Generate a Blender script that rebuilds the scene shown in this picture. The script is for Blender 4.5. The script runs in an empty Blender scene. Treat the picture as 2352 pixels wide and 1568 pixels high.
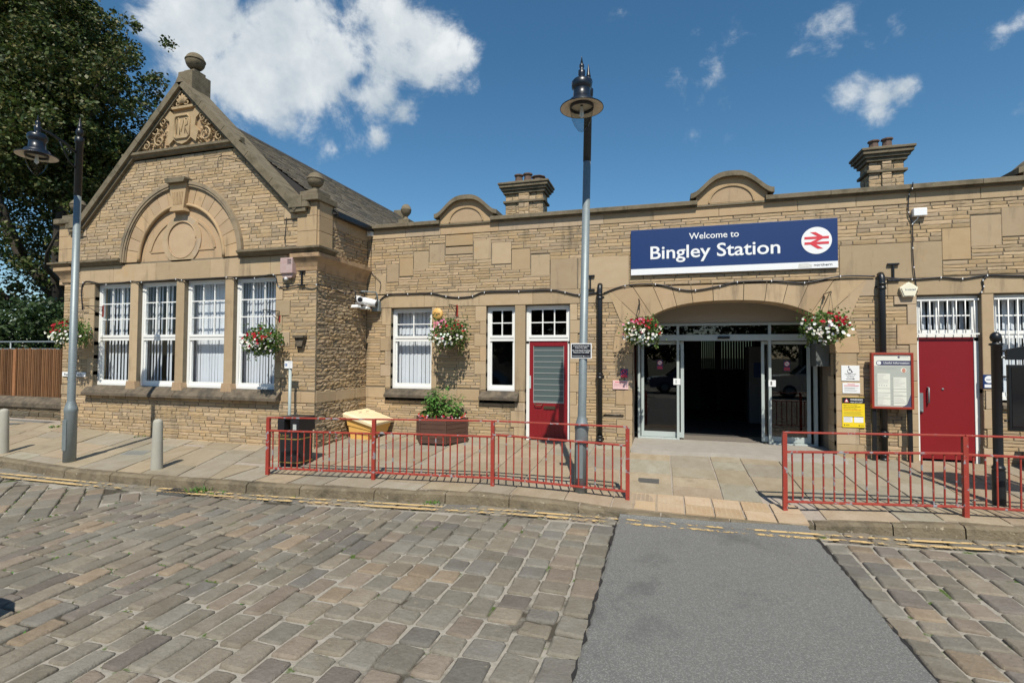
import bpy, math, random
from mathutils import Vector, Matrix
R = math.radians
rnd = random.Random(7)
SC = bpy.context.scene
COL = bpy.data.collections.new("station_square")
SC.collection.children.link(COL)

# ------------------------------------------------------------------ camera
cam = bpy.data.cameras.new("camera")
cam.sensor_fit = 'HORIZONTAL'; cam.sensor_width = 36.0
cam.lens = 1175.0 / 2352.0 * 36.0
cam.clip_start = 0.05; cam.clip_end = 3000
camo = bpy.data.objects.new("camera", cam)
COL.objects.link(camo)
fw = Vector((-0.28288512, 0.9587121, 0.02910519))
rt = Vector((0.95914881, 0.28285125, 0.00536018))
up = Vector((0.00309357, -0.02943252, 0.99956198))
camo.matrix_world = Matrix(((rt.x, up.x, -fw.x, 0.0), (rt.y, up.y, -fw.y, -10.0), (rt.z, up.z, -fw.z, 1.67), (0, 0, 0, 1)))
SC.camera = camo

# ------------------------------------------------------------------ sun and exposure
LDIR = Vector((-0.31, 1.0, -1.36)).normalized()
sun = bpy.data.lights.new("sun", 'SUN')
sun.energy = 4.0; sun.angle = R(0.5); sun.color = (1.0, 0.945, 0.83)
suno = bpy.data.objects.new("sun", sun); COL.objects.link(suno)
suno.rotation_euler = LDIR.to_track_quat('-Z', 'Y').to_euler()
suno.location = (5, -20, 25)
SC.view_settings.view_transform = 'Standard'; SC.view_settings.look = 'None'
SC.view_settings.exposure = 0.42; SC.view_settings.gamma = 1.0
SC.view_settings.use_curve_mapping = False
SC.cycles.max_bounces = 6; SC.cycles.transparent_max_bounces = 16
SC.cycles.use_denoising = True

# ------------------------------------------------------------------ sky with clouds
W = bpy.data.worlds.new("World"); SC.world = W; W.use_nodes = True
nt = W.node_tree; nt.nodes.clear()
def nd(t, k, **kw):
    n = t.nodes.new(k)
    for a, b in kw.items(): setattr(n, a, b)
    return n
def mth(t, op, a, b=None, c=None, clamp=False):
    n = t.nodes.new('ShaderNodeMath'); n.operation = op; n.use_clamp = clamp
    for i, v in enumerate((a, b, c)):
        if v is None: continue
        if isinstance(v, (int, float)): n.inputs[i].default_value = v
        else: t.links.new(v, n.inputs[i])
    return n.outputs[0]
sky = nd(nt, 'ShaderNodeTexSky', sky_type='NISHITA')
sky.sun_disc = False; sky.sun_elevation = R(52.4); sky.sun_rotation = R(162.8)
sky.altitude = 100; sky.air_density = 1.0; sky.dust_density = 0.3; sky.ozone_density = 3.0
hsv = nd(nt, 'ShaderNodeHueSaturation'); hsv.inputs['Hue'].default_value = 0.49
hsv.inputs['Saturation'].default_value = 1.2; hsv.inputs['Value'].default_value = 0.95
nt.links.new(sky.outputs[0], hsv.inputs['Color'])
tc = nd(nt, 'ShaderNodeTexCoord')
blobs = [  # direction, angular radius (deg), weight
 ((-.681,.599,.421),7,.95),((-.640,.640,.440),9,1),((-.602,.643,.474),9,1),((-.650,.588,.480),8,1),((-.575,.66,.50),8,1),((-.535,.66,.527),8,1),
 ((-.505,.71,.485),8,1),((-.423,.73,.537),7,.9),((-.367,.777,.512),7,.95),((-.44,.75,.50),8,.95),((-.479,.757,.444),7.5,.95),((-.487,.786,.391),5,.85),((-.44,.79,.425),5,.8),
 ((-.58,.68,.445),7,.9),((.276,.873,.401),3.2,.65),((.337,.857,.391),3.4,.8),((.312,.879,.365),3.2,.8),((.31,.868,.385),3.2,.8),
 ((.234,.843,.484),3.2,.38),((.419,.806,.419),2.6,.55),((.44,.79,.425),2.5,.6),((.321,.827,.461),2.2,.45),((.454,.832,.325),2.2,.6),((-.552,.753,.36),2.4,.5),((-.402,.837,.375),2.4,.55),
 ((-.391,.871,.298),2.2,.4),((-.613,.697,.373),2.2,.45),((-.40,.845,.345),1.7,.42),((-.30,.80,.52),2.5,.35)]
acc = None
for d, rad, w in blobs:
    v = nd(nt, 'ShaderNodeVectorMath', operation='DOT_PRODUCT')
    nt.links.new(tc.outputs['Generated'], v.inputs[0]); v.inputs[1].default_value = Vector(d).normalized()
    ang = mth(nt, 'ARCCOSINE', mth(nt, 'MINIMUM', v.outputs['Value'], 0.99999))
    w *= .92 if rad > 3.3 else .76
    rad *= .93
    fall = mth(nt, 'MULTIPLY', mth(nt, 'SUBTRACT', 1.0, mth(nt, 'DIVIDE', ang, R(rad)), clamp=True), w)
    acc = fall if acc is None else mth(nt, 'SMOOTH_MAX', acc, fall, 0.12)
def noise(t, vec, scale, detail=6, rough=.55, dist=0):
    n = nd(t, 'ShaderNodeTexNoise'); n.inputs['Scale'].default_value = scale; n.inputs['Detail'].default_value = detail
    n.inputs['Roughness'].default_value = rough; n.inputs['Distortion'].default_value = dist
    if vec is not None: t.links.new(vec, n.inputs['Vector'])
    return n.outputs[0]
n1 = noise(nt, tc.outputs['Generated'], 5.0, 9, .6, .4); n2 = noise(nt, tc.outputs['Generated'], 17.0, 8, .62, .3)
dens = mth(nt, 'ADD', acc, mth(nt, 'MULTIPLY', mth(nt, 'SUBTRACT', n1, .52), 1.7))
dens = mth(nt, 'ADD', dens, mth(nt, 'MULTIPLY', mth(nt, 'SUBTRACT', n2, .5), .95))
mr = nd(nt, 'ShaderNodeMapRange', interpolation_type='SMOOTHERSTEP')
nt.links.new(dens, mr.inputs['Value']); mr.inputs['From Min'].default_value = .30; mr.inputs['From Max'].default_value = .80
n3 = noise(nt, tc.outputs['Generated'], 8.0, 9, .58)
cr = nd(nt, 'ShaderNodeValToRGB'); cr.color_ramp.elements[0].position = .32; cr.color_ramp.elements[0].color = (.40, .47, .53, 1)
cr.color_ramp.elements[1].position = .66; cr.color_ramp.elements[1].color = (.76, .79, .80, 1)
nt.links.new(n3, cr.inputs[0])
b1 = nd(nt, 'ShaderNodeBackground'); b1.inputs['Strength'].default_value = 0.09; nt.links.new(hsv.outputs[0], b1.inputs['Color'])
b2 = nd(nt, 'ShaderNodeBackground'); b2.inputs['Strength'].default_value = 0.85; nt.links.new(cr.outputs[0], b2.inputs['Color'])
mx = nd(nt, 'ShaderNodeMixShader'); nt.links.new(mth(nt, 'MULTIPLY', mr.outputs[0], .96), mx.inputs[0])
nt.links.new(b1.outputs[0], mx.inputs[1]); nt.links.new(b2.outputs[0], mx.inputs[2])
wo = nd(nt, 'ShaderNodeOutputWorld'); nt.links.new(mx.outputs[0], wo.inputs[0])

# ------------------------------------------------------------------ materials
def M(name, col=(.5,.5,.5), rough=.7, metal=0., attr=False, var=(), bump=None, stain=None, streak=None, coat=0., spec=.5, stretch=None, obj=False):
    """var: (scale, amount, colour2) tuples mixed by noise; bump: (scale, strength, dist); stain: (scale, lo, hi, colour)"""
    m = bpy.data.materials.new(name); m.use_nodes = True; t = m.node_tree; t.nodes.clear()
    out = nd(t, 'ShaderNodeOutputMaterial'); b = nd(t, 'ShaderNodeBsdfPrincipled')
    t.links.new(b.outputs[0], out.inputs[0])
    g = nd(t, 'ShaderNodeNewGeometry'); vec = g.outputs['Position']
    if obj: vec = nd(t, 'ShaderNodeTexCoord').outputs['Object']
    if stretch:
        mp = nd(t, 'ShaderNodeMapping'); mp.inputs['Scale'].default_value = stretch; t.links.new(vec, mp.inputs[0]); vec2 = mp.outputs[0]
    else: vec2 = vec
    if attr:
        a = nd(t, 'ShaderNodeAttribute', attribute_name='Col'); c = a.outputs['Color']
    else:
        a = nd(t, 'ShaderNodeRGB'); a.outputs[0].default_value = (*col, 1); c = a.outputs[0]
    for sc_, amt, c2 in var:
        n = noise(t, vec2, sc_, 5, .6)
        mrn = nd(t, 'ShaderNodeMapRange'); mrn.inputs['From Min'].default_value = .3; mrn.inputs['From Max'].default_value = .7
        t.links.new(n, mrn.inputs[0])
        f = mth(t, 'MULTIPLY', mrn.outputs[0], amt)
        mix = nd(t, 'ShaderNodeMix', data_type='RGBA', blend_type='MULTIPLY' if len(c2) == 3 else 'MIX')
        t.links.new(f, mix.inputs['Factor']); t.links.new(c, mix.inputs['A']); mix.inputs['B'].default_value = (*c2[:3], 1)
        c = mix.outputs['Result']
    if stain:
        for sc_, lo, hi, c2 in (stain if isinstance(stain, list) else [stain]):
            n = noise(t, vec, sc_, 8, .65)
            mrn = nd(t, 'ShaderNodeMapRange'); mrn.inputs['From Min'].default_value = lo; mrn.inputs['From Max'].default_value = hi
            t.links.new(n, mrn.inputs[0])
            mix = nd(t, 'ShaderNodeMix', data_type='RGBA'); t.links.new(mrn.outputs[0], mix.inputs['Factor'])
            t.links.new(c, mix.inputs['A']); mix.inputs['B'].default_value = (*c2, 1); c = mix.outputs['Result']
    if streak:   # vertical rain and soot streaks: (scale, lo, hi, colour)
        mp2 = nd(t, 'ShaderNodeMapping'); mp2.inputs['Scale'].default_value = (1,1,.13); t.links.new(vec, mp2.inputs[0])
        n = noise(t, mp2.outputs[0], streak[0], 7, .7); n_b = noise(t, vec, .9, 3, .5)
        mrn = nd(t, 'ShaderNodeMapRange'); mrn.inputs['From Min'].default_value = streak[1]; mrn.inputs['From Max'].default_value = streak[2]
        t.links.new(mth(t, 'ADD', n, mth(t, 'MULTIPLY', mth(t, 'SUBTRACT', n_b, .5), .5)), mrn.inputs[0])
        mix = nd(t, 'ShaderNodeMix', data_type='RGBA'); t.links.new(mth(t, 'MULTIPLY', mrn.outputs[0], .75), mix.inputs['Factor'])
        t.links.new(c, mix.inputs['A']); mix.inputs['B'].default_value = (*streak[3], 1); c = mix.outputs['Result']
    t.links.new(c, b.inputs['Base Color'])
    b.inputs['Roughness'].default_value = rough; b.inputs['Metallic'].default_value = metal
    b.inputs['Specular IOR Level'].default_value = spec
    if coat: b.inputs['Coat Weight'].default_value = coat; b.inputs['Coat Roughness'].default_value = .08
    if bump:
        n = noise(t, vec2, bump[0], 6, .65)
        bp = nd(t, 'ShaderNodeBump'); bp.inputs['Strength'].default_value = bump[1]; bp.inputs['Distance'].default_value = bump[2]
        t.links.new(n, bp.inputs['Height']); t.links.new(bp.outputs[0], b.inputs['Normal'])
    return m
def glass(name, tint=(.9,.93,.92), ior=1.5, extra=0.0):
    m = bpy.data.materials.new(name); m.use_nodes = True; t = m.node_tree; t.nodes.clear()
    out = nd(t, 'ShaderNodeOutputMaterial'); tr = nd(t, 'ShaderNodeBsdfTransparent'); gl = nd(t, 'ShaderNodeBsdfGlossy')
    tr.inputs[0].default_value = (*tint, 1); gl.inputs['Roughness'].default_value = .015
    fr = nd(t, 'ShaderNodeFresnel'); fr.inputs[0].default_value = ior
    gm = nd(t, 'ShaderNodeNewGeometry'); front = mth(t, 'SUBTRACT', 1.0, gm.outputs['Backfacing'])
    mxs = nd(t, 'ShaderNodeMixShader'); t.links.new(mth(t, 'MULTIPLY', mth(t, 'ADD', fr.outputs[0], extra, clamp=True), front), mxs.inputs[0])
    t.links.new(tr.outputs[0], mxs.inputs[1]); t.links.new(gl.outputs[0], mxs.inputs[2]); t.links.new(mxs.outputs[0], out.inputs[0])
    return m
def leafmat(name):
    m = bpy.data.materials.new(name); m.use_nodes = True; t = m.node_tree; t.nodes.clear()
    out = nd(t, 'ShaderNodeOutputMaterial'); a = nd(t, 'ShaderNodeAttribute', attribute_name='Col')
    b = nd(t, 'ShaderNodeBsdfPrincipled'); b.inputs['Roughness'].default_value = .5; b.inputs['Specular IOR Level'].default_value = .35
    tl = nd(t, 'ShaderNodeBsdfTranslucent'); mxs = nd(t, 'ShaderNodeMixShader'); mxs.inputs[0].default_value = .25
    t.links.new(a.outputs['Color'], b.inputs['Base Color']); t.links.new(a.outputs['Color'], tl.inputs[0])
    t.links.new(b.outputs[0], mxs.inputs[1]); t.links.new(tl.outputs[0], mxs.inputs[2]); t.links.new(mxs.outputs[0], out.inputs[0])
    return m

SOOT = (.055, .047, .036)
m_rub = M('rubble_stone', rough=.9, attr=True, stretch=(1,1,3.5), var=[(9,.45,(.76,.70,.62)),(1.1,.4,(.84,.82,.78)),(38,.3,(.8,.76,.7))], bump=(55,.45,.008), stain=[(1.7,.66,.86,(.20,.16,.11)),(13,.66,.72,(.56,.44,.28))], streak=(3.2,.58,.74,(.17,.135,.09)), spec=.2)
m_ash = M('dressed_stone', rough=.85, attr=True, stretch=(1,1,1.6), var=[(5,.4,(.82,.75,.68)),(30,.2,(.86,.82,.78)),(1.5,.3,(.88,.88,.88))], bump=(70,.25,.003), stain=[(2.4,.62,.86,(.16,.125,.09)),(1.1,.60,.80,(.46,.29,.14))], streak=(3.6,.57,.74,(.17,.13,.09)), spec=.2)
m_mor = M('mortar', (.215,.18,.13), .95, var=[(12,.5,(.6,.6,.6))], bump=(90,.5,.004), spec=.1)
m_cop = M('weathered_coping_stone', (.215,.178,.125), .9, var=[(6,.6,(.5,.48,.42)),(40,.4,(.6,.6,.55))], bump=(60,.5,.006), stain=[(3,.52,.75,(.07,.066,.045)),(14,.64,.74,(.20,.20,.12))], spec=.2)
m_sil = M('sooty_sill_stone', (.16,.13,.095), .9, var=[(8,.6,(.45,.42,.4))], bump=(60,.5,.006), stain=[(4,.45,.72,(.055,.05,.042))], spec=.2)
m_carv = M('carved_stone', (.42,.315,.19), .85, var=[(8,.5,(.72,.66,.58))], bump=(60,.4,.005), spec=.2)
m_slate = M('roof_slate', rough=.6, attr=True, var=[(4,.5,(.6,.62,.6)),(40,.4,(.65,.65,.65))], bump=(50,.5,.006), stain=[(6,.6,.75,(.12,.13,.08))], spec=.35)
m_white = M('white_paint', (.80,.80,.78), .4, var=[(6,.12,(.85,.84,.8))], bump=(40,.1,.002))
m_red = M('red_door_paint', (.215,.010,.015), .38, var=[(3,.25,(.8,.7,.7))], bump=(14,.08,.003), stain=[(3.5,.64,.80,(.14,.016,.016)),(30,.70,.72,(.30,.05,.05))])
m_rail = M('chipped_red_paint', (.34,.045,.030), .5, var=[(7,.5,(.72,.6,.55))], stain=[(9,.585,.605,(.27,.27,.29)),(26,.63,.65,(.13,.04,.03))], bump=(40,.25,.002))
m_galv = M('galvanised_steel', (.25,.285,.295), .5, metal=.35, var=[(22,.5,(.7,.74,.74)),(3,.3,(.8,.8,.8))], stain=[(40,.68,.74,(.62,.64,.64))], bump=(50,.12,.002))
m_blk = M('black_gloss_paint', (.009,.010,.012), .38, var=[(10,.3,(.6,.6,.6))], bump=(60,.1,.002))
m_navy = M('dark_navy_paint', (.008,.012,.020), .34, coat=.08)
m_shade = M('lantern_shade_inside', (.60,.54,.45), .6, var=[(14,.4,(.75,.68,.6))])
m_lens = glass('lantern_glass', (.84,.86,.85), 1.5, .06)
m_glass = glass('window_glass', (.96,.98,.975), 1.45)
m_dglass = glass('door_glass', (.34,.39,.37), 1.5, .05)
m_blind = M('blind_fabric', (.72,.72,.80), .8)
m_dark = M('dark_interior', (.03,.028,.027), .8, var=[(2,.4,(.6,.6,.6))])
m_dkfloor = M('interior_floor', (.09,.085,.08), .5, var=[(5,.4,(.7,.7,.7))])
m_alu = M('powder_coated_aluminium', (.42,.47,.46), .45, var=[(6,.2,(.85,.85,.85))])
m_fascia = M('fascia_board', (.36,.31,.25), .7, var=[(3,.25,(.85,.82,.78))])
m_blue = M('sign_blue', (.009,.034,.135), .4, var=[(4,.2,(.85,.85,.9))])
m_swhite = M('sign_white', (.78,.79,.80), .4)
m_sred = M('sign_red', (.62,.045,.06), .45)
m_sblk = M('sign_black', (.012,.013,.02), .4)
m_syel = M('sign_yellow', (.80,.60,.02), .45)
m_spink = M('sign_pink', (.72,.47,.47), .6)
m_sgrey = M('sign_grey', (.45,.47,.46), .5)
m_sline = M('sign_small_print', (.38,.38,.38), .6)
m_screm = M('sign_cream', (.70,.70,.62), .5)
m_fred = M('frame_red_brown', (.30,.035,.018), .45, var=[(8,.3,(.8,.7,.6))])
m_tar = M('asphalt', (.172,.170,.160), .92, var=[(1.2,.35,(.85,.85,.86)),(40,.5,(.62,.62,.62))], bump=(90,.9,.008), stain=[(85,.54,.60,(.31,.305,.285)),(85,.60,.66,(.055,.055,.055)),(1.1,.56,.80,(.085,.085,.083)),(3.5,.68,.76,(.20,.195,.18))], spec=.15)
m_set = M('sett_stone', rough=.85, attr=True, stretch=(1,1,1), var=[(7,.6,(.66,.62,.56)),(40,.45,(.66,.64,.6)),(1.3,.35,(.8,.8,.8))], bump=(30,.85,.014), stain=[(16,.64,.72,(.30,.25,.17))], spec=.25)
m_bed = M('sandy_joint', (.37,.34,.29), .95, var=[(26,.5,(.5,.48,.45))], bump=(80,.6,.01), stain=[(1.1,.50,.60,(.075,.065,.05)),(3.2,.58,.64,(.07,.11,.025))], spec=.1)
m_flag = M('flagstone', rough=.85, attr=True, stretch=(1.6,.8,1), var=[(4,.6,(.70,.64,.55)),(24,.4,(.72,.68,.62)),(.9,.4,(.82,.78,.70))], bump=(22,.6,.012), stain=[(2.2,.60,.78,(.20,.17,.125)),(9,.66,.74,(.42,.33,.24))], spec=.2)
m_fbed = M('pale_joint_mortar', (.38,.33,.28), .95, var=[(18,.5,(.55,.5,.45))], bump=(60,.5,.006), spec=.1)
m_kerb = M('kerb_stone', (.235,.195,.135), .88, var=[(5,.6,(.58,.52,.44)),(30,.3,(.7,.68,.64))], bump=(25,.9,.025), stain=[(3,.47,.66,(.09,.075,.052)),(12,.62,.7,(.42,.36,.26))], spec=.2)
m_grnd = M('bare_ground', (.12,.11,.08), .95, var=[(.5,.5,(.6,.65,.5))], spec=.1)
m_conc = M('bollard_concrete', (.40,.385,.33), .85, var=[(9,.4,(.72,.72,.66)),(60,.3,(.8,.8,.78))], bump=(80,.4,.004), obj=True)
m_wood = M('fence_timber', (.34,.155,.07), .8, attr=True, stretch=(6,6,1), var=[(3,.6,(.6,.52,.45)),(12,.3,(.7,.65,.6))], bump=(12,.4,.006), spec=.2)
m_plant = M('planter_timber', (.085,.040,.027), .75, stretch=(1,1,8), var=[(4,.6,(.5,.5,.5)),(14,.4,(1.6,1.5,1.4))], bump=(14,.4,.006))
m_grit = M('yellow_grit_bin_plastic', (.72,.42,.12), .5, var=[(4,.35,(.92,.88,.80))], bump=(40,.1,.002))
m_gritlid = M('faded_grit_bin_lid', (.78,.66,.44), .55, var=[(6,.5,(.86,.76,.62))], bump=(40,.1,.002))
m_litter = M('litter_bin_plastic', (.014,.014,.017), .45, var=[(8,.3,(.7,.7,.7))], bump=(80,.2,.002))
m_gold = M('gold_trim', (.30,.21,.06), .45)
m_soil = M('soil', (.04,.03,.02), .95, bump=(40,.8,.02))
m_bark = M('bark', (.045,.036,.026), .9, var=[(5,.6,(.5,.5,.5))], bump=(14,.8,.03), stretch=(3,3,.7))
m_leaf = leafmat('leaf'); m_petal = leafmat('petal')
m_cream = M('alarm_cream', (.78,.74,.58), .45)
m_orange = M('alarm_orange', (.68,.40,.12), .45)
m_faded = M('faded_pink_box', (.46,.36,.34), .6, var=[(12,.5,(.9,.6,.55))])
m_iron = M('cast_iron_cover', (.13,.125,.115), .7, metal=.3, var=[(20,.5,(.6,.6,.6))], bump=(60,.5,.004))
m_tact = M('tactile_paving', rough=.85, attr=True, var=[(5,.5,(.80,.66,.52)),(30,.3,(.8,.75,.7))], bump=(50,.3,.004), spec=.2)
m_lamp = bpy.data.materials.new('lit_ceiling_lamp'); m_lamp.use_nodes = True
m_lamp.node_tree.nodes['Principled BSDF'].inputs['Emission Color'].default_value = (1, .85, .7, 1)
m_lamp.node_tree.nodes['Principled BSDF'].inputs['Emission Strength'].default_value = 0.8
# worn yellow line paint: noise breaks it up
m_yel = bpy.data.materials.new('worn_yellow_paint'); m_yel.use_nodes = True
_t = m_yel.node_tree; _b = _t.nodes['Principled BSDF']; _b.inputs['Base Color'].default_value = (.60, .42, .19, 1); _b.inputs['Roughness'].default_value = .8
_g = nd(_t, 'ShaderNodeNewGeometry')
_n = noise(_t, _g.outputs['Position'], 9, 8, .7); _n2 = noise(_t, _g.outputs['Position'], .8, 2, .5)
_f = mth(_t, 'ADD', _n, mth(_t, 'MULTIPLY', mth(_t, 'SUBTRACT', _n2, .5), .5))
_r = nd(_t, 'ShaderNodeMapRange'); _t.links.new(_f, _r.inputs[0]); _r.inputs['From Min'].default_value = .455; _r.inputs['From Max'].default_value = .545
_t.links.new(_r.outputs[0], _b.inputs['Alpha'])

# ------------------------------------------------------------------ mesh helpers
ORG = {}
class MB:
    def __init__(s): s.v=[]; s.f=[]; s.c=[]; s.m=[]; s.s=[]
    def add(s, vs, fs, col=(1,1,1), m=0, sm=False):
        n = len(s.v); s.v.extend([tuple(p) for p in vs])
        for f in fs: s.f.append([i+n for i in f]); s.c.append(col); s.m.append(m); s.s.append(sm)
    def box(s, x0,x1,y0,y1,z0,z1, col=(1,1,1), m=0, T=None):
        vs = [(x,y,z) for z in (z0,z1) for y in (y0,y1) for x in (x0,x1)]
        if T: vs = [T(*p) for p in vs]
        s.add(vs, [(0,2,3,1),(4,5,7,6),(0,1,5,4),(2,6,7,3),(0,4,6,2),(1,3,7,5)], col, m)
    def prism(s, poly, a, b, T, col=(1,1,1), m=0, sm=False, cap=True):
        """poly of (u,w), extruded along depth a..b, T(u,d,w)"""
        n = len(poly)
        vs = [T(u,a,w) for u,w in poly] + [T(u,b,w) for u,w in poly]
        fs = [(i,(i+1)%n,(i+1)%n+n,i+n) for i in range(n)]
        s.add(vs, fs, col, m, sm)
        if cap: s.add(vs, [tuple(range(n))[::-1], tuple(range(n,2*n))], col, m)
    def tube(s, path, r, n=8, col=(1,1,1), m=0, cap=True, close=False):
        P = [Vector(p) for p in path]; k = len(P)
        rr = r if isinstance(r,(list,tuple)) else [r]*k
        vs = []; t0 = (P[1]-P[0]).normalized(); a = t0.orthogonal().normalized()
        for i,p in enumerate(P):
            t = (P[min(i+1,k-1)]-P[max(i-1,0)]).normalized()
            a = (a - t*a.dot(t)).normalized(); b = t.cross(a)
            for j in range(n):
                th = 2*math.pi*j/n; vs.append(p + (a*math.cos(th)+b*math.sin(th))*rr[i])
        fs = [(i*n+j, i*n+(j+1)%n, (i+1)*n+(j+1)%n, (i+1)*n+j) for i in range(k-1) for j in range(n)]
        s.add(vs, fs, col, m, True)
        if cap: s.add([], [], col); s.f += [[len(s.v)-len(vs)+j for j in range(n)][::-1], [len(s.v)-n+j for j in range(n)]]; s.c += [col]*2; s.m += [m]*2; s.s += [False]*2
    def lathe(s, prof, c=(0,0,0), n=20, col=(1,1,1), m=0, sm=True, rot=0, axis=None, caps=True):
        vs = []
        Q = Vector((0,0,1)).rotation_difference(Vector(axis)) if axis else None
        for r,z in prof:
            for j in range(n):
                th = 2*math.pi*j/n+rot; p = Vector((r*math.cos(th), r*math.sin(th), z))
                if Q: p = Q @ p
                vs.append(p+Vector(c))
        k = len(prof)
        fs = [(i*n+j, i*n+(j+1)%n, (i+1)*n+(j+1)%n, (i+1)*n+j) for i in range(k-1) for j in range(n)]
        s.add(vs, fs, col, m, sm)
        if not caps: return
        s.add([vs[j] for j in range(n)], [tuple(range(n))[::-1]], col, m); s.add([vs[(k-1)*n+j] for j in range(n)], [tuple(range(n))], col, m)
    def disc(s, c, r, nrm=(0,-1,0), n=24, h=.004, col=(1,1,1), m=0, r0=None):
        nv = Vector(nrm).normalized(); a = nv.orthogonal().normalized(); b = nv.cross(a); C0 = Vector(c)
        ring = lambda q, o: [C0+nv*o+(a*math.cos(2*math.pi*j/n)+b*math.sin(2*math.pi*j/n))*q for j in range(n)]
        if r0 is None:
            vs = ring(r,0)+ring(r,h); s.add(vs, [tuple(range(n,2*n))]+[(j,(j+1)%n,(j+1)%n+n,j+n) for j in range(n)], col, m)
        else:
            vs = ring(r,0)+ring(r,h)+ring(r0,h)+ring(r0,0)
            s.add(vs, [(k*n+j,k*n+(j+1)%n,((k+1)%4)*n+(j+1)%n,((k+1)%4)*n+j) for k in range(4) for j in range(n)], col, m)
    def build(s, name, mats, parent=None, org=None, bevel=0, **tags):
        if not isinstance(mats,(list,tuple)): mats = [mats]
        O = ORG[parent.name] if parent else Vector(org if org else (0,0,0))
        me = bpy.data.meshes.new(name)
        me.from_pydata([Vector(p)-O for p in s.v], [], s.f)
        for mm in mats: me.materials.append(mm)
        me.polygons.foreach_set('material_index', s.m); me.polygons.foreach_set('use_smooth', s.s)
        ca = me.color_attributes.new('Col', 'FLOAT_COLOR', 'CORNER')
        buf = []
        for f,c in zip(s.f, s.c): buf.extend((c[0],c[1],c[2],1.0)*len(f))
        ca.data.foreach_set('color', buf)
        me.update()
        o = bpy.data.objects.new(name, me); COL.objects.link(o)
        if parent: o.parent = parent
        else: o.location = O
        ORG[o.name] = O
        if bevel:
            bv = o.modifiers.new('bevel','BEVEL'); bv.width = bevel; bv.segments = 2; bv.limit_method = 'ANGLE'; bv.angle_limit = R(40)
        for k,v in tags.items(): o[k] = v
        return o
def thing(name, label, cat, org, group=None):
    o = bpy.data.objects.new(name, None); COL.objects.link(o); o.location = org; o['label'] = label; o['category'] = cat
    o.empty_display_size = .1
    if group: o['group'] = group
    ORG[o.name] = Vector(org); return o
def dup(root, loc, label, rotz=None, **tags):
    def cp(o, par):
        c = o.copy(); COL.objects.link(c)
        if par: c.parent = par
        for ch in o.children: cp(ch, c)
        return c
    r = cp(root, None); r.location = loc; r['label'] = label
    if rotz is not None: r.rotation_euler = (0,0,rotz)
    for k,v in tags.items(): r[k] = v
    return r
T_Y = lambda y0: (lambda u,d,w: (u, y0-d, w))          # wall facing -Y ; d outward
T_X = lambda x0: (lambda u,d,w: (x0+d, u, w))          # wall facing +X ; u = Y
ID = lambda x,y,z: (x,y,z)

def textmb(mb, txt, u, w, width, capz, T, d=.006, m=0, bold=.0, align='L', col=(1,1,1), depth=.003):
    """lay text in a wall plane: left edge u (or centre), baseline w, total width, cap height"""
    def conv(s_):
        cu = bpy.data.curves.new('t','FONT'); cu.body = s_; cu.size = 1; cu.offset = bold; cu.resolution_u = 4
        ob = bpy.data.objects.new('t', cu); COL.objects.link(ob)
        dg = bpy.context.evaluated_depsgraph_get(); me = ob.evaluated_get(dg).to_mesh()
        vs = [v.co.copy() for v in me.vertices]; fs = [tuple(p.vertices) for p in me.polygons]
        ob.evaluated_get(dg).to_mesh_clear(); bpy.data.objects.remove(ob); bpy.data.curves.remove(cu)
        return vs, fs
    vs, fs = conv(txt); hs, _ = conv('H')
    ch = max(v.y for v in hs)-min(v.y for v in hs); x0 = min(v.x for v in vs); x1 = max(v.x for v in vs)
    sx = (width/(x1-x0)) if width else capz/ch
    sy = capz/ch
    if align == 'C': u = u-(x1-x0)*sx/2
    mb.add([T(u+(v.x-x0)*sx, d, w+v.y*sy) for v in vs], fs, col, m)

# ------------------------------------------------------------------ terrain heights
def lerp_tab(tab, x):
    if x <= tab[0][0]: return tab[0][1]
    for (a,b),(c,d) in zip(tab, tab[1:]):
        if x <= c: return b+(d-b)*(x-a)/(c-a)
    return tab[-1][1]
KY = [(-24,-3.2),(-14,-3.6),(-11.2,-3.86),(-9.14,-4.10),(-7.31,-4.06),(-5.63,-3.95),(-4.78,-3.86),(-3.74,-3.74),(-2.42,-3.50),(-1.41,-3.46),(-.41,-3.46),(.6,-3.42),(1.48,-3.28),(2.22,-3.24),(3.35,-3.1),(8,-2.5),(14,-1.6)]
KZ = [(-24,-.20),(-2.6,-.18),(-1.3,-.205),(-.5,-.265),(1.5,-.27),(2.1,-.22),(3,-.18),(14,-.18)]
WZ = [(-24,.14),(-13.3,.08),(-11.5,-.03),(-10.3,-.08),(-6.33,-.10)]
RZ = -.31
ky = lambda x: lerp_tab(KY,x); kz = lambda x: lerp_tab(KZ,x)
def zp(x,y):
    if x < -6.33:
        z0 = lerp_tab(WZ,x); t = (y+1.73)/(ky(x)+1.73)
    else:
        z0 = -.01; t = y/ky(x)
    return z0+(kz(x)-z0)*max(0,min(1.2,t))

# ---- ground sheet, beds
g = MB(); g.box(-1500,1500,-1500,1500,-.70,-.62); g.build('ground', m_grnd, kind='structure')
g = MB(); g.box(-40,30,-30,1.0,-.5,-.3265); g.build('road_bed', m_bed, kind='structure')
# pavement bed
g = MB(); xs = [-24+.5*i for i in range(77)]; NY = 10
for a,b in zip(xs, xs[1:]):
    for k in range(NY):
        def Yk(x,k): return ky(x)+.05+(0.8-ky(x))*k/NY
        q = [(a,Yk(a,k)),(b,Yk(b,k)),(b,Yk(b,k+1)),(a,Yk(a,k+1))]
        g.add([(x,y,zp(x,y)-.012) for x,y in q], [(0,1,2,3)])
    g.add([(a,Yk(a,0),zp(a,Yk(a,0))-.012),(b,Yk(b,0),zp(b,Yk(b,0))-.012),(b,Yk(b,0),-.6),(a,Yk(a,0),-.6)],[(3,2,1,0)])
g.build('pavement_bed', m_fbed, kind='structure')
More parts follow.
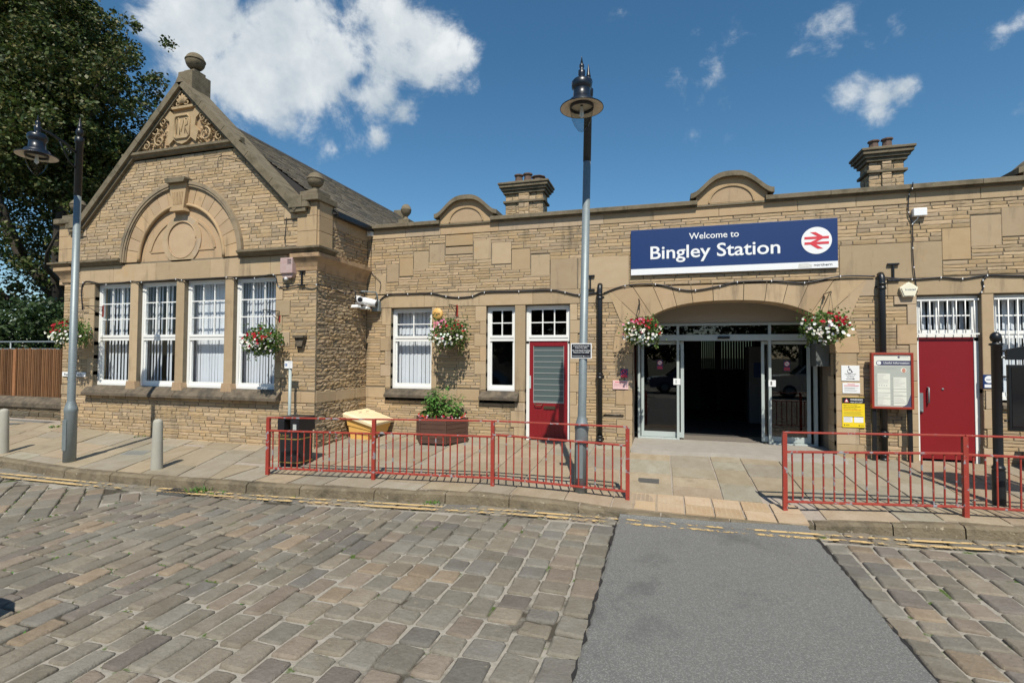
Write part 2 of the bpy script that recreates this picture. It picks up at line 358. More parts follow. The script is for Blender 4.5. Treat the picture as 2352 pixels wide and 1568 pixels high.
# flagstones
FC = [(0.353,0.331,0.268),(0.356,0.304,0.226),(0.373,0.314,0.237),(0.337,0.299,0.232),(0.391,0.322,0.241),(0.356,0.318,0.257),(0.321,0.29,0.237),(0.382,0.318,0.232),(0.364,0.295,0.222),(0.342,0.314,0.257),(0.364,0.314,0.232)]
g = MB(); rf = random.Random(3)
def flag(mb, q, cols, top=.0, rr=rf, grid=1):
    c = rr.choice(cols); f = .9+.2*rr.random(); c = tuple(v*f for v in c)
    cx = sum(p[0] for p in q)/4; cy = sum(p[1] for p in q)/4; gp = .010
    q = [(x+(gp if x < cx else -gp)+rr.uniform(-.009,.006)*.8, y+(gp if y < cy else -gp)+rr.uniform(-.006,.009)*.8) for x,y in q]
    dz = rr.uniform(-.002,.003)+top
    tops = [(x,y,zp(x,y)+dz) for x,y in q]; ins = [(x+(cx-x)*.02, y+(cy-y)*.02, z+.003) for x,y,z in tops]
    bot = [(x,y,z-.03) for x,y,z in tops]
    mb.add(bot+tops+ins, [(8,9,10,11)]+[(i,(i+1)%4,(i+1)%4+4,i+4) for i in range(4)]+[(i+4,(i+1)%4+4,(i+1)%4+8,i+8) for i in range(4)], c)
# right part: columns along Y at x>-6.33
x = -6.30
while x < 13:
    w = rf.uniform(.45,.78); x1 = x+w
    y0 = ky((x+x1)/2)+.14; tact = (-.44 < x+.05 and x1 < 2.0)
    y = -.0
    ys = [0.75 if (-.6 < x < 2.7) else .02]
    while ys[-1] > y0+.25:
        ys.append(max(ys[-1]-rf.uniform(.38,.85), y0))
    ys[-1] = y0
    for ya, yb in zip(ys, ys[1:]):
        if tact and (ya+yb)/2 < -2.6: continue
        a2 = ya; b2 = yb
        if tact and b2 < -2.64 < a2: b2 = -2.64
        flag(g, [(x,b2),(x1,b2),(x1,a2),(x,a2)], FC)
    x = x1
# left part in front of the gable wing: rows running obliquely
x = -6.33
while x > -23:
    w = rf.uniform(.45,.85); x1 = x-w; sh = .75
    y0 = lambda xx: ky(xx)+.14
    N = rf.choice([3,4,4]); brk = [0]+sorted(rf.uniform(.12,.9) for _ in range(N-1))+[1]
    for ta,tb in zip(brk, brk[1:]):
        if tb-ta < .08: continue
        def pt(xx,t):
            s_ = xx+sh*(t)*1.2-.0; s_ = min(s_, -6.34+ (0 if t < .02 else 0) + (.0 if s_ < -6.34 else 0)) if s_ > -6.34 else s_
            yy = -1.70+(y0(s_)+1.70)*t
            return (s_,yy)
        q = [pt(x1,tb),pt(x,tb),pt(x,ta),pt(x1,ta)]
        if abs(q[0][0]-q[1][0]) < .05: continue
        flag(g, q, FC)
    x = x1
# infill strip between the oblique flags and the wing corner line
g.build('pavement', m_flag, kind='structure')
# tactile paving with blisters
g = MB(); TC = [(.44,.345,.24),(.46,.365,.26),(.45,.355,.25),(.43,.325,.21)]
xx = -.43
for i in range(6):
    for (ya,yb) in ((-2.66,-2.98),(-2.98,-3.30)):
        x1 = xx+.345; yb2 = max(yb, ky(xx)+.02)
        flag(g, [(xx,yb2),(x1,yb2),(x1,ya),(xx,ya)], TC, .006)
        for a in range(6):
            for b in range(5):
                px = xx+.03+.055*a; py = ya-.03-.06*b
                if py < yb2+.015: continue
                z = zp(px,py)+.008
                g.lathe([(.013,z-.004),(.012,z+.002),(.006,z+.005)], (px,py,0), 6, rf.choice(TC))
    xx += .345
g.build('tactile_paving', m_tact, kind='structure')
# entrance threshold slab
g = MB(); rf2 = random.Random(5)
pts = [(-.56,.9),(-.56,-.50),(-.2,-.55),(.4,-.50),(1.1,-.44),(1.9,-.52),(2.86,-.50),(2.86,.9)]
g.add([(x,y,.022) for x,y in pts]+[(x,y-(.04 if y < 0 else 0),-.15) for x,y in pts], [tuple(range(8))]+[(i+8,(i+1)%8+8,(i+1)%8,i) for i in range(8)])
g.build('threshold_slab', M('threshold_concrete',(.34,.31,.27),.85,var=[(5,.5,(.7,.68,.66))],bump=(30,.4,.006)), kind='structure')
# kerb stones
g = MB(); rk = random.Random(11); x = -23.0
while x < 13:
    L = rk.uniform(.7,1.15); x1 = x+L; gp = .008
    ring = []
    for i in range(7):
        u = x+gp+(L-2*gp)*i/6; yk = ky(u); z = kz(u); ct = .16
        edge = .02*math.sin(math.pi*min(1,max(0,i/6)))
        j = rk.uniform(-.006,.006)
        rnd_ = .035 if z > -.25 else .01
        ring.append([(u,yk+ct,z-.06),(u,yk+ct,z+.002),(u,yk+rnd_+.01+j,z+.003),(u,yk+j+.004,z-rnd_*.7),(u,yk+j-.008,min(z-.09,-.33)),(u,yk-.008,-.42)])
    vs = [p for r_ in ring for p in r_]; n = 6
    fs = [(i*n+k, i*n+k+1, (i+1)*n+k+1, (i+1)*n+k) for i in range(6) for k in range(n-1)]
    f = .8+.4*rk.random()
    g.add(vs, fs, (f,f,f), 0, False); g.add([ring[0][k] for k in range(n)],[tuple(range(n))]); g.add([ring[-1][k] for k in range(n)],[tuple(range(n))[::-1]])
    x = x1
g.build('kerb', m_kerb, kind='structure')

# setts
SCs = [(0.241,0.213,0.17),(0.256,0.224,0.18),(0.219,0.202,0.17),(0.267,0.229,0.18),(0.203,0.191,0.17),(0.251,0.224,0.18),(0.224,0.202,0.163),(0.262,0.229,0.18),(0.241,0.218,0.18),(0.23,0.213,0.175),(0.294,0.234,0.17),(0.198,0.175,0.153),(0.245,0.229,0.196),(0.235,0.213,0.175),(0.224,0.208,0.175),(0.262,0.218,0.175)]
def sett(mb, q, rr, z=RZ, cols=SCs):
    """q: 4 corners ccw (from below: a,b,c,d)"""
    c = rr.choice(cols); f = rr.uniform(.85,1.15); c = tuple(v*f for v in c)
    P = [Vector((x,y)) for x,y in q]; cen = sum(P, Vector((0,0)))/4
    pts = []
    for i in range(4):
        a, b = P[i], P[(i+1)%4]; e = b-a; l = e.length; k = min(.018, l*.10)/l
        nrm = Vector((-e.y, e.x)).normalized()
        for t in (k, .5, 1-k):
            pts.append(a+e*t+nrm*rr.uniform(-.003,.007))
    n = len(pts); tilt = Vector((rr.uniform(-.035,.035), rr.uniform(-.025,.025))); dz = rr.uniform(-.007,.005)+z
    zf = lambda p, o: dz+o+(p-cen).dot(tilt)
    r0 = [(p.x,p.y,z-.045) for p in pts]; r1 = [(p.x,p.y,zf(p,-.012)) for p in pts]
    r2 = []; r3 = []
    for p in pts:
        d = cen-p; l = d.length; q1 = p+d*min(.5,.007/l); r2.append((q1.x,q1.y,zf(q1,-.002)))
        q2 = p+d*min(.6,.022/l); r3.append((q2.x,q2.y,zf(q2,.004)))
    vs = r0+r1+r2+r3
    fs = [(k*n+i,k*n+(i+1)%n,(k+1)*n+(i+1)%n,(k+1)*n+i) for k in range(3) for i in range(n)]
    mb.add(vs, fs, c, 0, True); mb.add(r3, [tuple(range(n))], c, 0, True)
rs = random.Random(21)
g = MB()
TX0, TX1 = -.52, 1.60                                      # asphalt crossing strip
NEAR = [(-16,-4.45),(-10.19,-4.40),(-8.2,-4.38),(-7.01,-4.30),(-5.37,-4.21),(-3.6,-4.02),(-1.86,-3.80),(-.41,-3.75),(.61,-3.71),(1.11,-3.68),(2.34,-3.59),(3.54,-3.43),(8,-2.85),(13,-2.1)]
FAR = [(-16,-4.3),(-10.19,-4.24),(-8.2,-4.23),(-7.01,-4.17),(-5.37,-4.06),(-3.6,-3.87),(-1.86,-3.67),(-.41,-3.60),(.61,-3.57),(1.14,-3.53),(2.34,-3.43),(3.54,-3.27),(8,-2.68),(13,-1.95)]
def yb(x): return lerp_tab(NEAR,x)-.05
# gutter courses following the kerb
for k in range(2):
    x = -16.0
    while x < 12:
        L = rs.uniform(.26,.5); x1 = x+L
        if not (TX0-.05 < (x+x1)/2 < TX1+.05):
            f = lambda u,t: (u, ky(u)-.02+(yb(u)+.03-ky(u)+.02)*t)
            a, b = (k*.5)+.02, (k+1)*.5-.02
            sett(g, [f(x+.01,b),f(x1-.01,b),f(x1-.01,a),f(x+.01,a)], rs)
        x = x1
# main field: columns running away from the building
def column_x(s, y):            # gently fanned column lines left of x=-2
    return s+ (0.05*(s+2)*(y+4.3)*.35 if s < -2 else 0)
s = -14.0; ncol = 0
while s < 12:
    near_tar = TX0-2.4 < s
    if TX0-.08 <= s < TX1: s = TX1+.02; continue
    w = rs.uniform(.21,.265) if near_tar else rs.uniform(.18,.235)
    if s < TX0 < s+w*1.5 and s < TX0: w = TX0-s-.005
    y = yb(s)-.01-rs.random()*.05; col_ok = True
    while y > -13:
        L = rs.uniform(.20,.34) if near_tar else rs.uniform(.27,.50)
        y1 = y-L; gp = rs.uniform(.008,.016); wob = lambda yy: .018*math.sin(yy*1.7+s*.7)
        xa0,xa1 = column_x(s,y1)+wob(y1), column_x(s+w,y1)+wob(y1); xb0,xb1 = column_x(s,y)+wob(y), column_x(s+w,y)+wob(y)
        cx = (xa0+xb1)/2; cy = (y+y1)/2
        # the corner where the setts turn
        diag = (cx+6.85)*(-1.25)+(cy+4.70)*(.45) > 0.0
        if not diag and abs(cx) < 16:
            if s+w <= TX0+.02 and s > -1.9: wob2 = 0
            j = lambda: rs.uniform(-.010,.008)
            sett(g, [(xa0+gp+j(),y1+gp+j()),(xa1-gp-j(),y1+gp+j()),(xb1-gp-j(),y-gp-j()),(xb0+gp+j(),y-gp-j())], rs)
        y = y1
    s += w
# diagonal field at far left
e1 = Vector((math.cos(R(141)), math.sin(R(141)))); e2 = Vector((-e1.y, e1.x)); org = Vector((-6.9,-5.0))
b = -9.0
while b < 12:
    w = rs.uniform(.20,.27); a = -8.0
    while a < 14:
        L = rs.uniform(.3,.55); gp = .009
        q = [org+e1*(a+gp)+e2*(b+gp), org+e1*(a+L-gp)+e2*(b+gp), org+e1*(a+L-gp)+e2*(b+w-gp), org+e1*(a+gp)+e2*(b+w-gp)]
        c_ = org+e1*(a+L/2)+e2*(b+w/2)
        if (c_.x+6.85)*(-1.25)+(c_.y+4.70)*(.45) > 0.08 and c_.y < yb(c_.x)-.1 and -15 < c_.x and c_.y > -12:
            sett(g, [tuple(p) for p in q], rs)
        a += L
    b += w
g.build('road_setts', m_set, kind='structure')
# asphalt strip with ragged edge
g = MB(); ra = random.Random(4); L_=[]; R_=[]
yy = -3.50
while yy > -14:
    L_.append((TX0-.02+ra.uniform(-.012,.008), yy)); R_.append((TX1+ra.uniform(-.006,.008), yy)); yy -= .09
for (a,b),(c,d) in zip(zip(L_,R_), list(zip(L_,R_))[1:]):
    tz = lambda p: RZ+.008
    g.add([(c[0],c[1],RZ-.004),(c[0]+.03,c[1],RZ+.008),(d[0],d[1],RZ+.008),(b[0],b[1],RZ+.008),(a[0]+.03,a[1],RZ+.008),(a[0],a[1],RZ-.004)], [(1,2,3,4),(0,1,4,5)])
n=24; top=[(TX0-.0+(TX1-TX0)*i/n) for i in range(n+1)]
for a,b in zip(top, top[1:]):
    g.add([(a,-3.50,RZ+.008),(b,-3.50,RZ+.008),(b,ky(b)-.004,-.275),(a,ky(a)-.004,-.275)], [(0,1,2,3)])
g.build('asphalt_crossing', m_tar, kind='structure')
g = MB()
for a,b in ((TX0-.06,TX0+.03),(TX1-.03,TX1+.05)):
    yy=-3.5; pm=(a+b)/2; pw=.01
    while yy>-13:
        y1=yy-.07; j=ra.uniform(-.03,.03)
        m0=(a+b)/2+j*.35; w0=max(0,ra.uniform(-.006,.017))
        g.add([(m0-w0,y1,RZ+.0105),(m0+w0,y1,RZ+.0115),(pm+pw,yy,RZ+.0115),(pm-pw,yy,RZ+.0105)],[(0,1,2,3)]); g.add([(a+j,y1,RZ-.014),(b,y1,RZ-.014),(b,yy,RZ-.014),(a+j,yy,RZ-.014)],[(0,1,2,3)]); yy=y1; pm,pw=m0,w0
g.build('bitumen_seal', M('bitumen',(.022,.021,.02),.6,bump=(30,.5,.01)), kind='structure')
# yellow lines
g = MB()
for tab, wd in ((NEAR,.068),(FAR,.06)):
    xs = [-15+.12*i for i in range(230)]; j1 = 0
    for a,b in zip(xs, xs[1:]):
        ya, yb_ = lerp_tab(tab,a), lerp_tab(tab,b)
        z = RZ+.0145; j0 = j1 if a > xs[0] else 0; j1 = ra.uniform(-.008,.008)
        g.add([(a,ya-wd/2+j0,z),(b,yb_-wd/2+j1,z),(b,yb_+wd/2+j1*.3,z),(a,ya+wd/2+j0*.3,z)], [(0,1,2,3)])
g.build('yellow_lines', m_yel, kind='structure')
# tarmac patch behind the pavement at far left
g = MB(); g.add([(-14.6,-2.25,.02),(-26,-2.25,-.02),(-26,-1.3,-.0),(-13.6,-1.5,.06)],[(0,3,2,1)])
g.v=[(x,y,z+.03) for x,y,z in g.v]; g.build('path', m_tar, kind='structure')
# weeds in joints
g = MB(); rw = random.Random(9)
def tuft(cx,cy,cz,r,n,h):
    for _ in range(n):
        a = rw.random()*6.28; q = r*rw.random()**.6; x = cx+q*math.cos(a); y = cy+q*math.sin(a)
        b = rw.random()*6.28; w = rw.uniform(.006,.016); hh = h*rw.uniform(.3,1); dx,dy = math.cos(b),math.sin(b)
        c = (rw.uniform(.07,.13),rw.uniform(.13,.22),rw.uniform(.02,.05))
        g.add([(x-dy*w,y+dx*w,cz),(x+dy*w,y-dx*w,cz),(x+dx*hh*.6+dy*w,y+dy*hh*.6-dx*w,cz+hh*.7),(x+dx*hh-dy*w*.2,y+dy*hh,cz+hh)], [(0,1,2,3)], c)
for (cx,cy,r,n,h) in [(-6.45,-4.12,.16,120,.10),(-6.15,-4.05,.16,60,.05),(-2.95,-3.66,.12,70,.07),(-3.3,-3.7,.05,14,.03),(4.35,-3.05,.16,120,.10),(-4.9,-6.5,.10,36,.02),(-5.3,-6.1,.10,30,.02),(-4.35,-6.65,.08,30,.02),(-5.6,-5.2,.1,30,.02),(-8.0,-4.7,.06,16,.03),(-7.6,-5.3,.08,20,.02),(-10.6,-1.82,.10,20,.05),(-9.9,-1.85,.08,14,.04),(-13.0,-1.9,.10,30,.05),(-14.5,-2.3,.12,20,.05),(-6.9,-1.85,.08,16,.04),(-4.95,-3.93,.08,20,.03),(-.72,-.06,.05,10,.04),(-7.5,-4.12,.08,20,.04)]:
    tuft(cx,cy,zp(cx,cy) if cy > ky(cx) else RZ-.02,r,n,h)
for _ in range(650):
    cx = rw.uniform(-8.8,-3.2); cy = -5.9+(cx+6)*-.35+rw.gauss(0,.5)
    cx = round(cx/.19)*.19
    tuft(cx,cy,RZ-.018,.03,6,.016)
g.build('weeds', m_leaf, kind='stuff', label='small green weeds growing in joints of the setts and along the kerb', category='weeds')

# ================================================================== STATION BUILDING
B = thing('station_building', 'long low sandstone railway station with a carved gable wing and slate roof', 'railway station', (-3,0,0))
RC = [(0.475,0.36,0.226),(0.457,0.342,0.211),(0.502,0.389,0.257),(0.437,0.334,0.22),(0.401,0.31,0.206),(0.475,0.347,0.206),(0.502,0.379,0.251),(0.447,0.347,0.236),(0.384,0.301,0.211),(0.52,0.384,0.236),(0.428,0.319,0.191)]
AC = [(0.457,0.353,0.228),(0.44,0.336,0.214),(0.475,0.362,0.233),(0.432,0.331,0.214),(0.466,0.34,0.21),(0.413,0.318,0.204),(0.449,0.353,0.247)]
YW = -1.73; XS = -6.33
def rect(a,b,c,d): return lambda w0,w1: [(a,b)] if c < (w0+w1)/2 < d else []
def subtract(iv, ex):
    for a,b in ex:
        out = []
        for u,v in iv:
            if b <= u or a >= v: out.append((u,v)); continue
            if a > u: out.append((u,a))
            if b < v: out.append((b,v))
        iv = out
    return iv
def stone(mb, T, u0,u1,w0,w1, col, rr, rough, base=0.0, deep=.03, m=0):
    g_ = .0035; u0 += g_; u1 -= g_; w0 += g_*.75; w1 -= g_*.75
    if u1-u0 < .02: return
    nu = max(2, min(7, int((u1-u0)/.06)))
    jr = lambda s: rr.uniform(-s, s)
    back = [T(u0,base-deep,w0),T(u1,base-deep,w0),T(u1,base-deep,w1),T(u0,base-deep,w1)]
    us = [u0+(u1-u0)*i/nu for i in range(nu+1)]
    bot = [(u,w0+jr(.002)) for u in us]; top = [(u,w1+jr(.002)) for u in us]
    e = .006
    d0 = base+jr(rough*.5)
    lo = [T(u,d0-.004,w) for u,w in bot]; hi = [T(u,d0-.004,w) for u,w in top]
    mid1 = []; mid2 = []
    for (u,wb),(_,wt) in zip(bot,top):
        uu = min(max(u,u0+e),u1-e)
        mid1.append(T(uu,d0+jr(rough)+rough*.3,wb+(wt-wb)*.22)); mid2.append(T(uu,d0+jr(rough)+rough*.5,wb+(wt-wb)*.78))
    n = nu+1; vs = lo+mid1+mid2+hi
    fs = [(k*n+i,k*n+i+1,(k+1)*n+i+1,(k+1)*n+i) for k in range(3) for i in range(nu)]
    mb.add(vs, fs, col, m)
    k = len(vs)
    mb.add([lo[0],lo[-1],hi[-1],hi[0]]+back, [(0,1,5,4)[::-1],(1,2,6,5)[::-1],(2,3,7,6)[::-1],(3,0,4,7)[::-1]], col, m)
def courses(mb, mo, T, u0f,u1f,w0,w1, ex, rr, hh=(.056,.084), ll=(.14,.46), rough=.0035, cols=RC, base=0., thick=.28):
    """mb: stones, mo: mortar backing; u0f/u1f: limits as functions of height"""
    w = w0
    while w < w1-.01:
        h = rr.uniform(*hh)
        if w+h > w1-.03: h = w1-w
        a, b = u0f(w+h/2), u1f(w+h/2)
        if b > a:
            iv = subtract([(a,b)], [e for f in ex for e in f(w,w+h)])
            for p,q in iv:
                if q-p < .01: continue
                vs = [T(u,d,z) for z in (w,w+h) for d in (base-.0065,base-thick) for u in (p,q)]
                mo.add(vs, [(0,1,5,4),(2,6,7,3),(0,4,6,2),(1,3,7,5),(0,2,3,1),(4,5,7,6)], (1,1,1))
                u = p
                while u < q-.005:
                    L = rr.uniform(*ll)*(1.15 if h > .08 else 1)
                    if u+L > q-.09: L = q-u
                    c = rr.choice(cols); f = rr.uniform(.86,1.1); c = tuple(v*f for v in c)
                    if h > .078 and L > .2 and rr.random() < .16:
                        k = rr.uniform(.4,.6); stone(mb,T,u,u+L,w,w+h*k,c,rr,rough,base); c = rr.choice(cols); stone(mb,T,u,u+L,w+h*k,w+h,c,rr,rough,base)
                    else: stone(mb,T,u,u+L,w,w+h,c,rr,rough,base)
                    u += L
        w += h
BK = None
def ash(mb, T, u0,u1,w0,w1, rr, d=.012, deep=.28, cols=AC, gap=.0025, col=None, bev=.007, m=0):
    c = col or rr.choice(cols); f = rr.uniform(.9,1.08); c = tuple(v*f for v in c)
    d = d+rr.uniform(-.001,.0015)
    if BK is not None:
        dn = 0 if (abs(w0-2.715) < .02 or abs(w0-3.24) < .02) else .04
        vs = [T(u,q,z) for z in (w0-dn,w1+.04) for q in (-.012,-.11) for u in (u0,u1)]
        BK.add(vs, [(0,1,5,4),(2,6,7,3),(0,4,6,2),(1,3,7,5),(0,2,3,1),(4,5,7,6)], (1,1,1))
    u0 += gap; u1 -= gap; w0 += gap; w1 -= gap
    o = [(u0,w0),(u1,w0),(u1,w1),(u0,w1)]; i = [(u0+bev,w0+bev),(u1-bev,w0+bev),(u1-bev,w1-bev),(u0+bev,w1-bev)]
    vs = [T(u,-deep,w) for u,w in o]+[T(u,d-bev*.6,w) for u,w in o]+[T(u,d,w) for u,w in i]
    mb.add(vs, [(8,9,10,11)]+[(k,(k+1)%4,(k+1)%4+4,k+4) for k in range(4)]+[(k+4,(k+1)%4+4,(k+1)%4+8,k+8) for k in range(4)]+[(3,2,1,0)], c, m)
def ashrow(mb, T, u0,u1,w0,w1, rr, L=(.5,.9), **k):
    u = u0
    while u < u1-.01:
        l = rr.uniform(*L)
        if u+l > u1-.25: l = u1-u
        ash(mb,T,u,u+l,w0,w1,rr,**k); u += l
def jamb(mb, T, edge, side, w0, w1, rr, wd=(.12,.24), h=(.24,.34), ex=None, **k):
    """quoined jamb; side=-1: stones lie left of edge"""
    w = w0; i = rr.randint(0,1)
    while w < w1-.01:
        hh = rr.uniform(*h)
        if w+hh > w1-.12: hh = w1-w
        ww = wd[i%2]+rr.uniform(-.02,.02); a,b = (edge-ww,edge) if side < 0 else (edge,edge+ww)
        ash(mb,T,a,b,w,w+hh,rr,**k)
        if ex is not None: ex.append(rect(a,b,w,w+hh))
        w += hh; i += 1

# ---------------- main range, wall plane Y=0
T = T_Y(0.0); rr = random.Random(101); ex = []; dr = MB(); rub = MB(); mor = MB(); BK = mor
XE = 9.0
def D(a,b,c,e,**k): ash(dr,T,a,b,c,e,rr,**k); ex.append(rect(a,b,c,e))
def DR(a,b,c,d,L=(.5,.9),**k): ashrow(dr,T,a,b,c,d,rr,L=L,**k); ex.append(rect(a,b,c,d))
W5 = (-5.72,-4.74); W6 = (-3.51,-2.89); DL = (-2.67,-1.76); DRt = (4.03,4.91); W7 = (5.07,6.10)
SILL = .96; HEAD = 2.71
for a,b in (W5,W6,W7): ex.append(rect(a,b,SILL-.02,HEAD))
for a,b in (DL,DRt): ex.append(rect(a,b,-.3,HEAD))
DR(-6.33,-1.57,2.715,3.0,(1.0,1.7)); D(-1.57,-.62,2.715,3.0)
DR(2.98,3.62,2.72,3.0,(.6,.7)); DR(3.62,6.6,2.715,3.0,(1.2,1.5)); DR(6.6,XE,2.715,3.0)
# sill band
for a,b in ((-6.33,-5.84),(-4.62,-3.65),(-2.80,-2.67)): DR(a,b,.745,.975,(.4,.6))
# jambs
jamb(dr,T,W5[0],-1,.975,HEAD,rr,(.13,.24),ex=ex); jamb(dr,T,W5[1],1,.975,HEAD,rr,(.11,.13),ex=ex)
jamb(dr,T,W6[0],-1,.975,HEAD,rr,(.12,.26),ex=ex)
D(W6[1],DL[0],.98,HEAD); jamb(dr,T,DL[0],-1,-.1,.73,rr,(.22,.32),ex=ex)
jamb(dr,T,DL[1],1,-.1,HEAD,rr,(.14,.24),ex=ex)
jamb(dr,T,DRt[0],-1,-.1,HEAD,rr,(.13,.30),ex=ex)
D(DRt[1],W7[0],1.16,HEAD); jamb(dr,T,5.13,-1,-.1,1.16,rr,(.2,.21),h=(.3,.4),ex=ex)
jamb(dr,T,W7[1],1,.975,HEAD,rr,(.13,.26),ex=ex)
ex.append(rect(-5.84,-4.62,.73,SILL)); ex.append(rect(-3.65,-2.80,.73,SILL)); ex.append(rect(5.13,6.25,.86,SILL))
# parapet band of long blocks and blocks under the humps
HX = (-3.97, 1.20, 6.08)
DR(-6.33,XE,4.25,4.48,(.8,1.3)); 
for hx in HX: pass
SB = [tuple(v*.93 for v in c) for c in RC[:6]+AC[:3]]
# stepped blocks on the old roof line
def zz8(l,t,r_,b):
    pass
for a,b,c,d in [(-5.84,-5.55,3.28,3.68),(-5.53,-5.20,3.40,3.80),(-5.19,-4.83,3.53,3.93),(-4.82,-4.46,3.66,4.06),(-3.80,-3.42,3.68,4.10),(-3.40,-2.98,3.57,4.02),(-2.97,-2.58,3.43,3.86),(-2.56,-2.17,3.30,3.72),(-2.16,-1.62,3.0,3.62),(-6.12,-5.86,3.02,3.46),
                (-1.60,-.62,3.0,3.62),(2.92,4.40,3.0,3.60),(4.40,4.79,3.28,3.80),(4.79,5.20,3.48,3.98),(5.20,5.64,3.62,4.10),(5.66,6.05,3.76,4.2),(6.8,7.2,3.6,4.05),(7.22,7.6,3.45,3.9)]:
    D(a,b,c,d,d=.001,cols=SB)
for a,b,c,d in [(-4.44,-3.82,4.0,4.24),(-4.44,-3.82,3.82,3.98)]: D(a,b,c,d,d=.001,cols=SB)
# entrance arch
AX, AA, AZ, AH = 1.14, 1.70, 1.75, .96
def arch_w(u):
    q = min(1,abs(u-AX)/AA); return AZ+AH*(1-q**2.5)**(1/2.5)
def arch_iv(w0,w1):
    w = (w0+w1)/2
    if w < AZ: return [(AX-AA,AX+AA)]
    if w > AZ+AH: return []
    q = (1-((w-AZ)/AH)**2.5)**(1/2.5); return [(AX-AA*q,AX+AA*q)]
ex.append(arch_iv)
# voussoirs
N = 17
def apt(t):   # t in -1..1 along the intrados
    th = math.pi/2*(1-t); c_, s_ = math.cos(th), math.sin(th)
    return (AX+AA*math.copysign(abs(c_)**.8,c_), AZ+AH*abs(s_)**.8)
vt = [-1+2*i/N for i in range(N+1)]
def lerp2(t0,t1,f): return t0+(t1-t0)*f
for i in range(N):
    t0,t1 = vt[i],vt[i+1]; t0 += .0018; t1 -= .0018
    inn = [apt(lerp2(t0,t1,k/4)) for k in range(5)]
    def outer(t):
        x_,w_ = apt(t); a_ = apt(t-.01); b_ = apt(t+.01); n_ = Vector((-(b_[1]-a_[1]), b_[0]-a_[0])).normalized()
        th_ = .34
        if n_.y > .55: k_ = (3.0-w_)/n_.y; th_ = k_
        else: th_ = min(.36, (3.0-w_)/max(n_.y,.01)) if n_.y > 0 else .3
        return (x_+n_.x*th_, w_+n_.y*th_)
    o0, o1 = outer(t0), outer(t1)
    poly = inn+[o1,o0]
    c = rr.choice([(.46,.34,.21),(.48,.36,.23),(.44,.32,.20),(.46,.33,.20)])
    f_ = rr.uniform(.92,1.08); c = tuple(v*f_ for v in c)
    dr.prism(poly[::-1], .016, -.45, T, c)
    lo = min(p[0] for p in poly); hi = max(p[0] for p in poly); zl = min(p[1] for p in poly); zh = max(p[1] for p in poly)
    ex.append((lambda P: (lambda w0,w1: ([(min(x_),max(x_))] if len(x_ := [a[0]+(b[0]-a[0])*((w0+w1)/2-a[1])/(b[1]-a[1]) for a,b in zip(P,P[1:]+P[:1]) if (a[1]-(w0+w1)/2)*(b[1]-(w0+w1)/2) < 0]) > 1 else [])))(poly))
for a,b,c,d in [(-.86,-.56,1.35,1.75),(2.84,3.16,1.35,1.75)]: D(a,b,c,d)
jamb(dr,T,AX-AA,-1,-.1,1.35,rr,(.14,.30),h=(.25,.36),ex=ex,deep=.45); jamb(dr,T,AX+AA,1,-.1,1.35,rr,(.34,.40),h=(.25,.4),ex=ex,deep=.45)
for wa_,wb_ in ((-.32,2.715),(2.715,4.25)): courses(rub,mor,T,lambda w: XS,lambda w: XE,wa_,wb_,ex,rr,hh=(.048,.074),ll=(.16,.5),rough=.0024)
mor.box(2.87,3.3,.012,.28,1.7,3.05); mor.box(-1.02,-.59,.012,.28,1.7,3.05)
# humps
for hx in HX:
    n = 28; top = []
    def humpz(s):
        return .36*(.5+.5*math.cos(math.pi*min(1,abs(s)*.86)**1.45))
    pts = [(hx+.60*s, 4.60+humpz(s)) for s in [-1+2*i/n for i in range(n+1)]]
    dr.prism([(hx-.60,4.40),(hx+.60,4.40)]+pts[::-1], .02, -.34, T, (.44,.32,.19))
    # raised surround and recessed tympanum
    ar = [(hx+.36*math.cos(math.pi*i/20), 4.50+.29*math.sin(math.pi*i/20)) for i in range(21)]
    ar2 = [(hx+.39*math.cos(math.pi*i/20), 4.50+.32*math.sin(math.pi*i/20)) for i in range(21)]
    for k in range(20):
        dr.prism([ar[k],ar2[k],ar2[k+1],ar[k+1]], .045, .0, T, (.40,.29,.17))
    dr.prism(ar, .024, .0, T, (.42,.31,.20))
dr.build('dressed_stone', m_ash, B); rub.build('rubble_wall', m_rub, B); mor.build('mortar_core', m_mor, B)
# copings
cp = MB()
def coprun(a,b,rr):
    u = a
    while u < b-.01:
        l = rr.uniform(.8,1.25)
        if u+l > b-.4: l = b-u
        poly = [(-.11,4.475),(.36,4.475),(.36,4.53),(.30,4.565),(-.06,4.565),(-.11,4.545)]   # (depth,z)
        vs = [(u+.003,-0.0+y_ ,z_) for y_,z_ in poly]+[(u+l-.003,y_,z_) for y_,z_ in poly]
        cp.add(vs, [(i,(i+1)%6,(i+1)%6+6,i+6) for i in range(6)]+[(5,4,3,2,1,0),(6,7,8,9,10,11)]); u += l
coprun(-6.22,HX[0]-.58,rr); coprun(HX[0]+.56,HX[1]-.58,rr); coprun(HX[1]+.56,HX[2]-.58,rr); coprun(HX[2]+.56,XE,rr)
for hx in HX:
    n = 30; s_ = [-1+2*i/n for i in range(n+1)]
    def hz(s):
        return .36*(.5+.5*math.cos(math.pi*abs(s)**1.45))
    up_ = [(hx+.70*s, 4.60+hz(s)+.085) for s in s_]; dn = [(hx+.70*s, 4.595+hz(s)) for s in s_]
    cp.prism(dn+up_[::-1], .11, -.42, T)
cp.build('coping', m_cop, B)
# shadow-side moulding under coping
g = MB(); g.box(XS,XE,-.05,0.0,4.44,4.475); g.build('coping_moulding', m_cop, B)
